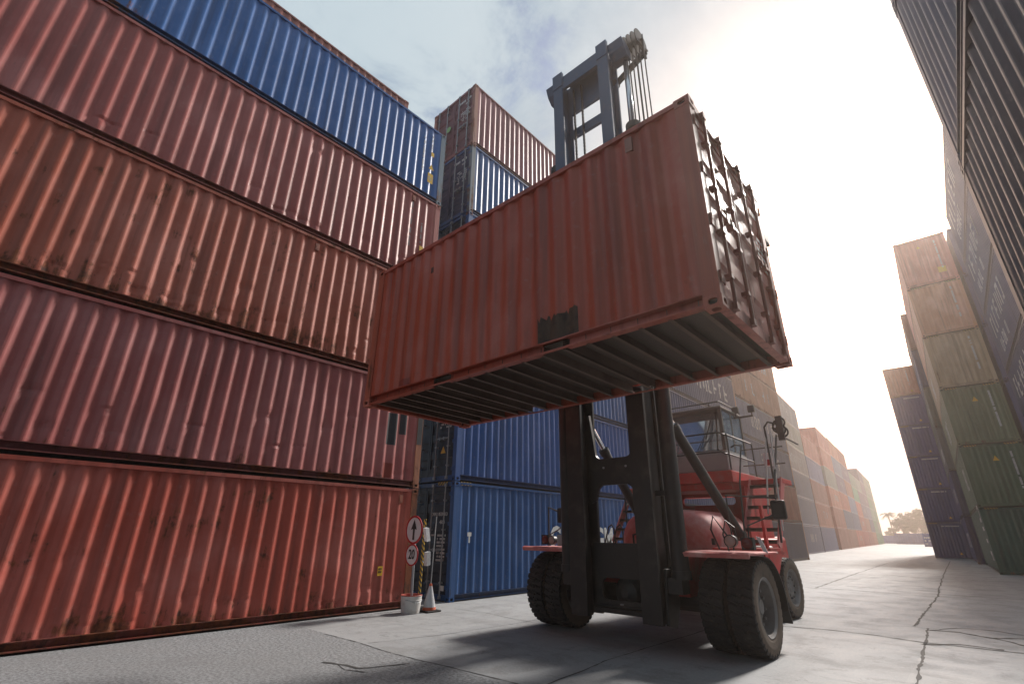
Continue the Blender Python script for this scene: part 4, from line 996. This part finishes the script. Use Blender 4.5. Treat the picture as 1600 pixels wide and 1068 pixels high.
# ------------------------------------------------------------------ ground
def ground_mat():
    t = NT('concrete_ground'); tc = t.node('ShaderNodeTexCoord').outputs['Object']
    s = t.node('ShaderNodeSeparateXYZ'); t.lk(tc, s.inputs[0]); X, Y = s.outputs[0], s.outputs[1]
    big = t.noise(tc, .22, 6, .62); mid = t.noise(tc, 1.3, 6, .65, .4); fine = t.noise(tc, 24, 6, .82); grit = t.noise(tc, 130, 2, .6)
    # slabs: 3.1 m by 9 m, each its own tone
    cx = t.math('FLOOR', t.math('DIVIDE', t.math('ADD', X, 1.12), 3.12)); cy = t.math('FLOOR', t.math('DIVIDE', t.math('SUBTRACT', Y, 2.5), 9.0))
    cv = t.node('ShaderNodeCombineXYZ'); t.lk(cx, cv.inputs[0]); t.lk(cy, cv.inputs[1]); wn = t.node('ShaderNodeTexWhiteNoise', noise_dimensions='2D'); t.lk(cv.outputs[0], wn.inputs['Vector'])
    con = t.mix(wn.outputs['Value'], (.220,.230,.240,1), (.285,.295,.303,1))
    con = t.mix(t.math('MULTIPLY', t.ramp(big, .40, .66), .5), con, (.185,.187,.187,1))
    con = t.mix(t.math('MULTIPLY', t.ramp(mid, .48, .66), .55), con, (.150,.150,.148,1))
    con = t.mix(t.math('MULTIPLY', t.ramp(t.noise(t.mapping(tc, (1.6,.10,1)), 1.0, 5, .6), .50, .72), .42), con, (.150,.150,.150,1))
    con = t.mix(t.math('MULTIPLY', t.ramp(fine, .45, .7), .55), con, (.36,.36,.355,1))
    con = t.mix(t.math('MULTIPLY', t.ramp(t.noise(t.mapping(tc, (3,3,1), (7,3,0)), 1.0, 8, .75, .6), .56, .64), .45), con, (.11,.11,.11,1))
    con = t.mix(t.math('MULTIPLY', t.ramp(t.noise(t.mapping(tc, (.25,2.6,1), (2,5,0)), 1.0, 6, .7), .52, .66), .35), con, (.14,.14,.14,1))
    asp = t.mix(t.ramp(fine, .40, .60), (.075,.08,.085,1), (.29,.30,.31,1)); asp = t.mix(t.math('MULTIPLY', t.ramp(big, .4, .65), .45), asp, (.17,.17,.17,1))
    asp = t.mix(t.math('MULTIPLY', t.ramp(mid, .50, .72), .4), asp, (.14,.14,.145,1))
    edge = t.math('ADD', Y, t.math('MULTIPLY', t.math('SUBTRACT', mid, .5), .16))
    ismask = t.math('LESS_THAN', edge, 4.82)
    c = t.mix(ismask, con, asp)
    t.lk(c, t.b.inputs['Base Color'])
    ro = t.math('ADD', .48, t.math('MULTIPLY', mid, .42)); ro = t.math('ADD', ro, t.math('MULTIPLY', ismask, .10)); t.lk(ro, t.b.inputs['Roughness'])
    t.b.inputs['Specular IOR Level'].default_value = .45
    h = t.math('ADD', t.math('MULTIPLY', fine, 1.0), t.math('MULTIPLY', mid, 1.2)); h = t.math('ADD', h, t.math('MULTIPLY', grit, .3))
    t.bump(h, .55, .010)
    return t.mat
gm = MB(); gm.add([(-700,-300,0),(700,-300,0),(700,1000,0),(-700,1000,0)], [(0,1,2,3)])
gm.mi = 1
def crack(pts, w, seed, jit=.03, z=.004):
    jit *= .5; w *= .75
    r = random.Random(seed); P = []
    for (a, b) in zip(pts[:-1], pts[1:]):
        a = Vector((a[0],a[1])); b = Vector((b[0],b[1])); n = max(2, int((b-a).length/.11))
        for i in range(n): P.append(a.lerp(b, i/n))
    P.append(Vector(pts[-1])); off = 0; vs = []
    for i, p in enumerate(P):
        d = (P[min(i+1,len(P)-1)]-P[max(i-1,0)]).normalized(); nn = Vector((-d.y, d.x)); off = off*.8 + r.uniform(-jit,jit); ww = w*r.uniform(.25,1.0)
        c = p + nn*off; vs += [(c.x+nn.x*ww/2, c.y+nn.y*ww/2, z), (c.x-nn.x*ww/2, c.y-nn.y*ww/2, z)]
    gm.add(vs, [(2*i,2*i+1,2*i+3,2*i+2) for i in range(len(P)-1)])
crack([(-8.6,4.80),(-7.6,4.83),(-6.85,4.79),(-6.1,4.80),(-5.5,4.85),(-4.4,4.92),(-2.5,4.9)], .035, 1, .012)
crack([(-3.35,11.38),(-2.5,11.58),(-1.83,11.59),(-1.15,11.4),(.2,11.5)], .085, 2, .02)
crack([(-1.22,13.2),(-1.15,11.3),(-1.08,9.35),(-1.0,8.0),(-.95,4)], .075, 3, .022)
crack([(-5.2,20.32),(-3.48,20.53),(-3.0,20.3),(-1.5,21.2),(.5,21.3)], .09, 4, .05)
crack([(-4.64,20.4),(-4.83,25.06),(-5.02,31.5),(-5.4,46)], .10, 5, .025); crack([(-1.44,13.3),(-1.46,20.25),(-1.7,26.6),(-2.02,37.5),(-2.4,52)], .09, 6, .024)
crack([(-1.21,12.93),(-.76,13.13),(-.25,12.74),(.04,12.31),(.4,12.2)], .16, 7, .05); crack([(-1.21,12.93),(-.78,13.76),(-.24,13.85),(.3,13.4)], .07, 8, .06); crack([(-1.18,11.2),(-.72,11.67),(-.2,11.6)], .16, 9, .05)
crack([(-.3,12.8),(.1,13.1),(.5,12.9)], .18, 10, .05); crack([(-9.3,8.3),(-8.36,8.39),(-7.4,8.23),(-6.9,8.2)], .025, 11, .02); crack([(-4.1,4.9),(-4.17,5.8),(-4.25,6.65),(-4.22,7.9),(-4.2,11.4)], .035, 12, .02)
crack([(-7.45,4.9),(-7.15,6.26),(-7.05,7.9),(-7.1,11.5)], .02, 13, .01); crack([(-6.85,3.85),(-6.5,3.98),(-6.25,4.01),(-6.11,4.29),(-6.0,4.6)], .09, 14, .04); crack([(-6.6,3.9),(-6.3,3.8),(-6.0,3.9)], .05, 15, .05)
for i, yy in enumerate((29.4,38.5,47.6,57,66,75,86,98,112)): crack([(-8.8-yy*.05,yy),(-4.5,yy+.2),(-1.5,yy-.1),(0,yy)], .10+.001*yy, 20+i, .04)
for i, xx in enumerate((-8.2,-11.3)): crack([(xx,11.5),(xx-.1,20),(xx-.4,46)], .05, 40+i, .03)
crack([(-9.2,11.5),(-6,11.45),(-3.4,11.4)], .04, 50, .02)
g = gm.build('ground', [ground_mat(), simple('crack_filler', (.035,.034,.033), .8, var=.3, dirt=(.12,.11,.1), scale=9, dirt_amt=.5)], fix=False); tag(g, 'grey concrete yard with cracked joints and an asphalt strip', kind='structure')

# ------------------------------------------------------------------ light, air, sky, camera
SUN_AZ, SUN_EL = R(5.5), R(37.0)
sd = Vector((math.sin(SUN_AZ)*math.cos(SUN_EL), math.cos(SUN_AZ)*math.cos(SUN_EL), math.sin(SUN_EL)))
sun = bpy.data.lights.new('sun', 'SUN'); sun.energy = 4.6; sun.angle = R(8); sun.color = (1.0,.94,.88)
so_ = bpy.data.objects.new('sun', sun); COL.objects.link(so_); so_.rotation_euler = (-sd).to_track_quat('-Z','Y').to_euler()
hz = MB(); hz.box(-720,720,-320,1020,-1.0,24.0)
hm = bpy.data.materials.new('haze_air'); hm.use_nodes = True; nt = hm.node_tree; nt.nodes.clear()
out = nt.nodes.new('ShaderNodeOutputMaterial'); pv = nt.nodes.new('ShaderNodeVolumePrincipled'); nt.links.new(pv.outputs[0], out.inputs['Volume'])
pv.inputs['Color'].default_value = (1.0,.85,.74,1); pv.inputs['Density'].default_value = HAZE_D; pv.inputs['Anisotropy'].default_value = .68  # scatter tinted peach to stand in for lens bloom
h = hz.build('haze', hm); tag(h, kind='stuff')

world = bpy.data.worlds.new('World'); scene.world = world; world.use_nodes = True; wt = world.node_tree; N = wt.nodes; bg = N['Background']
def nd(t, **k):
    n = N.new(t)
    for a, v in k.items(): setattr(n, a, v)
    return n
def L_(a, b): wt.links.new(a, b)
def wm_(op, a, b=0.0, clamp=False):
    n = nd('ShaderNodeMath', operation=op, use_clamp=clamp)
    for i, v in enumerate((a, b)):
        if isinstance(v, bpy.types.NodeSocket): L_(v, n.inputs[i])
        else: n.inputs[i].default_value = v
    return n.outputs[0]
def wr(f, lo, hi, a=0.0, b=1.0):
    n = nd('ShaderNodeMapRange', interpolation_type='SMOOTHSTEP'); L_(f, n.inputs[0]); n.inputs[1].default_value = lo; n.inputs[2].default_value = hi; n.inputs[3].default_value = a; n.inputs[4].default_value = b; return n.outputs[0]
sky = nd('ShaderNodeTexSky', sky_type='NISHITA', sun_disc=False); sky.sun_elevation = SUN_EL; sky.sun_rotation = SUN_AZ; sky.air_density = 1.0; sky.dust_density = 1.5; sky.ozone_density = 1.2
tcw = nd('ShaderNodeTexCoord').outputs['Generated']; sep = nd('ShaderNodeSeparateXYZ'); L_(tcw, sep.inputs[0])
den = wm_('ADD', wm_('MAXIMUM', sep.outputs[2], 0.0), .28); px_ = wm_('DIVIDE', sep.outputs[0], den); py_ = wm_('DIVIDE', sep.outputs[1], den)
cmb = nd('ShaderNodeCombineXYZ'); L_(px_, cmb.inputs[0]); L_(py_, cmb.inputs[1])
def wnoise(scale, det, rough, dist=0):
    n = nd('ShaderNodeTexNoise'); L_(cmb.outputs[0], n.inputs['Vector']); n.inputs['Scale'].default_value = scale; n.inputs['Detail'].default_value = det; n.inputs['Roughness'].default_value = rough; n.inputs['Distortion'].default_value = dist; return n.outputs['Fac']
dot = nd('ShaderNodeVectorMath', operation='DOT_PRODUCT'); L_(tcw, dot.inputs[0]); dot.inputs[1].default_value = (math.sin(R(-3))*math.cos(R(24)), math.cos(R(-3))*math.cos(R(24)), math.sin(R(24)))   # bright warm glow added to the sky, standing in for lens bloom
cosg = wm_('MAXIMUM', dot.outputs['Value'], 0.0)
glow = wm_('POWER', cosg, 28.0); glow2 = wm_('POWER', cosg, 6.0)
n1 = wnoise(3.2, 10, .62, .45); n2 = wnoise(2.0, 6, .55)
cover = wr(wm_('ADD', wm_('ADD', n1, wm_('MULTIPLY', glow2, .30)), wm_('MULTIPLY', sep.outputs[0], .22)), .29, .46)
tone = wr(wm_('ADD', wm_('MULTIPLY', n2, .5), wm_('MULTIPLY', n1, .5)), .38, .60)
mixc = nd('ShaderNodeMix', data_type='RGBA'); L_(tone, mixc.inputs[0]); mixc.inputs[6].default_value = (2.05,2.95,3.75,1); mixc.inputs[7].default_value = (4.0,4.75,5.2,1)
mg = nd('ShaderNodeMix', data_type='RGBA'); L_(glow2, mg.inputs[0]); L_(mixc.outputs[2], mg.inputs[6]); mg.inputs[7].default_value = (5.7,5.55,5.45,1)
mg2 = nd('ShaderNodeMix', data_type='RGBA'); L_(glow, mg2.inputs[0]); L_(mg.outputs[2], mg2.inputs[6]); mg2.inputs[7].default_value = (42,28,20.5,1)
ms = nd('ShaderNodeMix', data_type='RGBA'); L_(cover, ms.inputs[0]); L_(sky.outputs[0], ms.inputs[6]); L_(mg2.outputs[2], ms.inputs[7])
back = wr(sep.outputs[1], .25, -.55, 1.0, .95)
mb_ = nd('ShaderNodeMix', data_type='RGBA', blend_type='MULTIPLY'); mb_.inputs[0].default_value = 1.0; L_(ms.outputs[2], mb_.inputs[6]); L_(back, mb_.inputs[7])
L_(mb_.outputs[2], bg.inputs['Color']); bg.inputs['Strength'].default_value = .1
world.cycles.sampling_method = 'AUTOMATIC'

cam = bpy.data.cameras.new('camera'); cam.sensor_width = 36.0; cam.sensor_fit = 'HORIZONTAL'; cam.lens = 752.893/1600*36; cam.clip_start = .05; cam.clip_end = 4000
co = bpy.data.objects.new('camera', cam); COL.objects.link(co)
yaw, pitch, roll = R(42.54672), R(21.66559), R(.65834)
fw = Vector((-math.sin(yaw)*math.cos(pitch), math.cos(yaw)*math.cos(pitch), math.sin(pitch))); rt_ = Vector((math.cos(yaw), math.sin(yaw), 0)); up = rt_.cross(fw)
r2 = rt_*math.cos(roll)+up*math.sin(roll); u2 = -rt_*math.sin(roll)+up*math.cos(roll)
mx = Matrix((r2, u2, -fw)).transposed().to_4x4(); mx.translation = (0,0,1.598); co.matrix_world = mx
scene.camera = co
scene.view_settings.view_transform = 'Standard'; scene.view_settings.look = 'None'; scene.view_settings.exposure = 0.5; scene.view_settings.gamma = 1.0
cy = scene.cycles; cy.use_denoising = True; cy.max_bounces = 8; cy.diffuse_bounces = 4; cy.glossy_bounces = 3; cy.transmission_bounces = 4; cy.volume_bounces = 0; cy.caustics_reflective = False; cy.caustics_refractive = False
cy.sample_clamp_indirect = 8.0
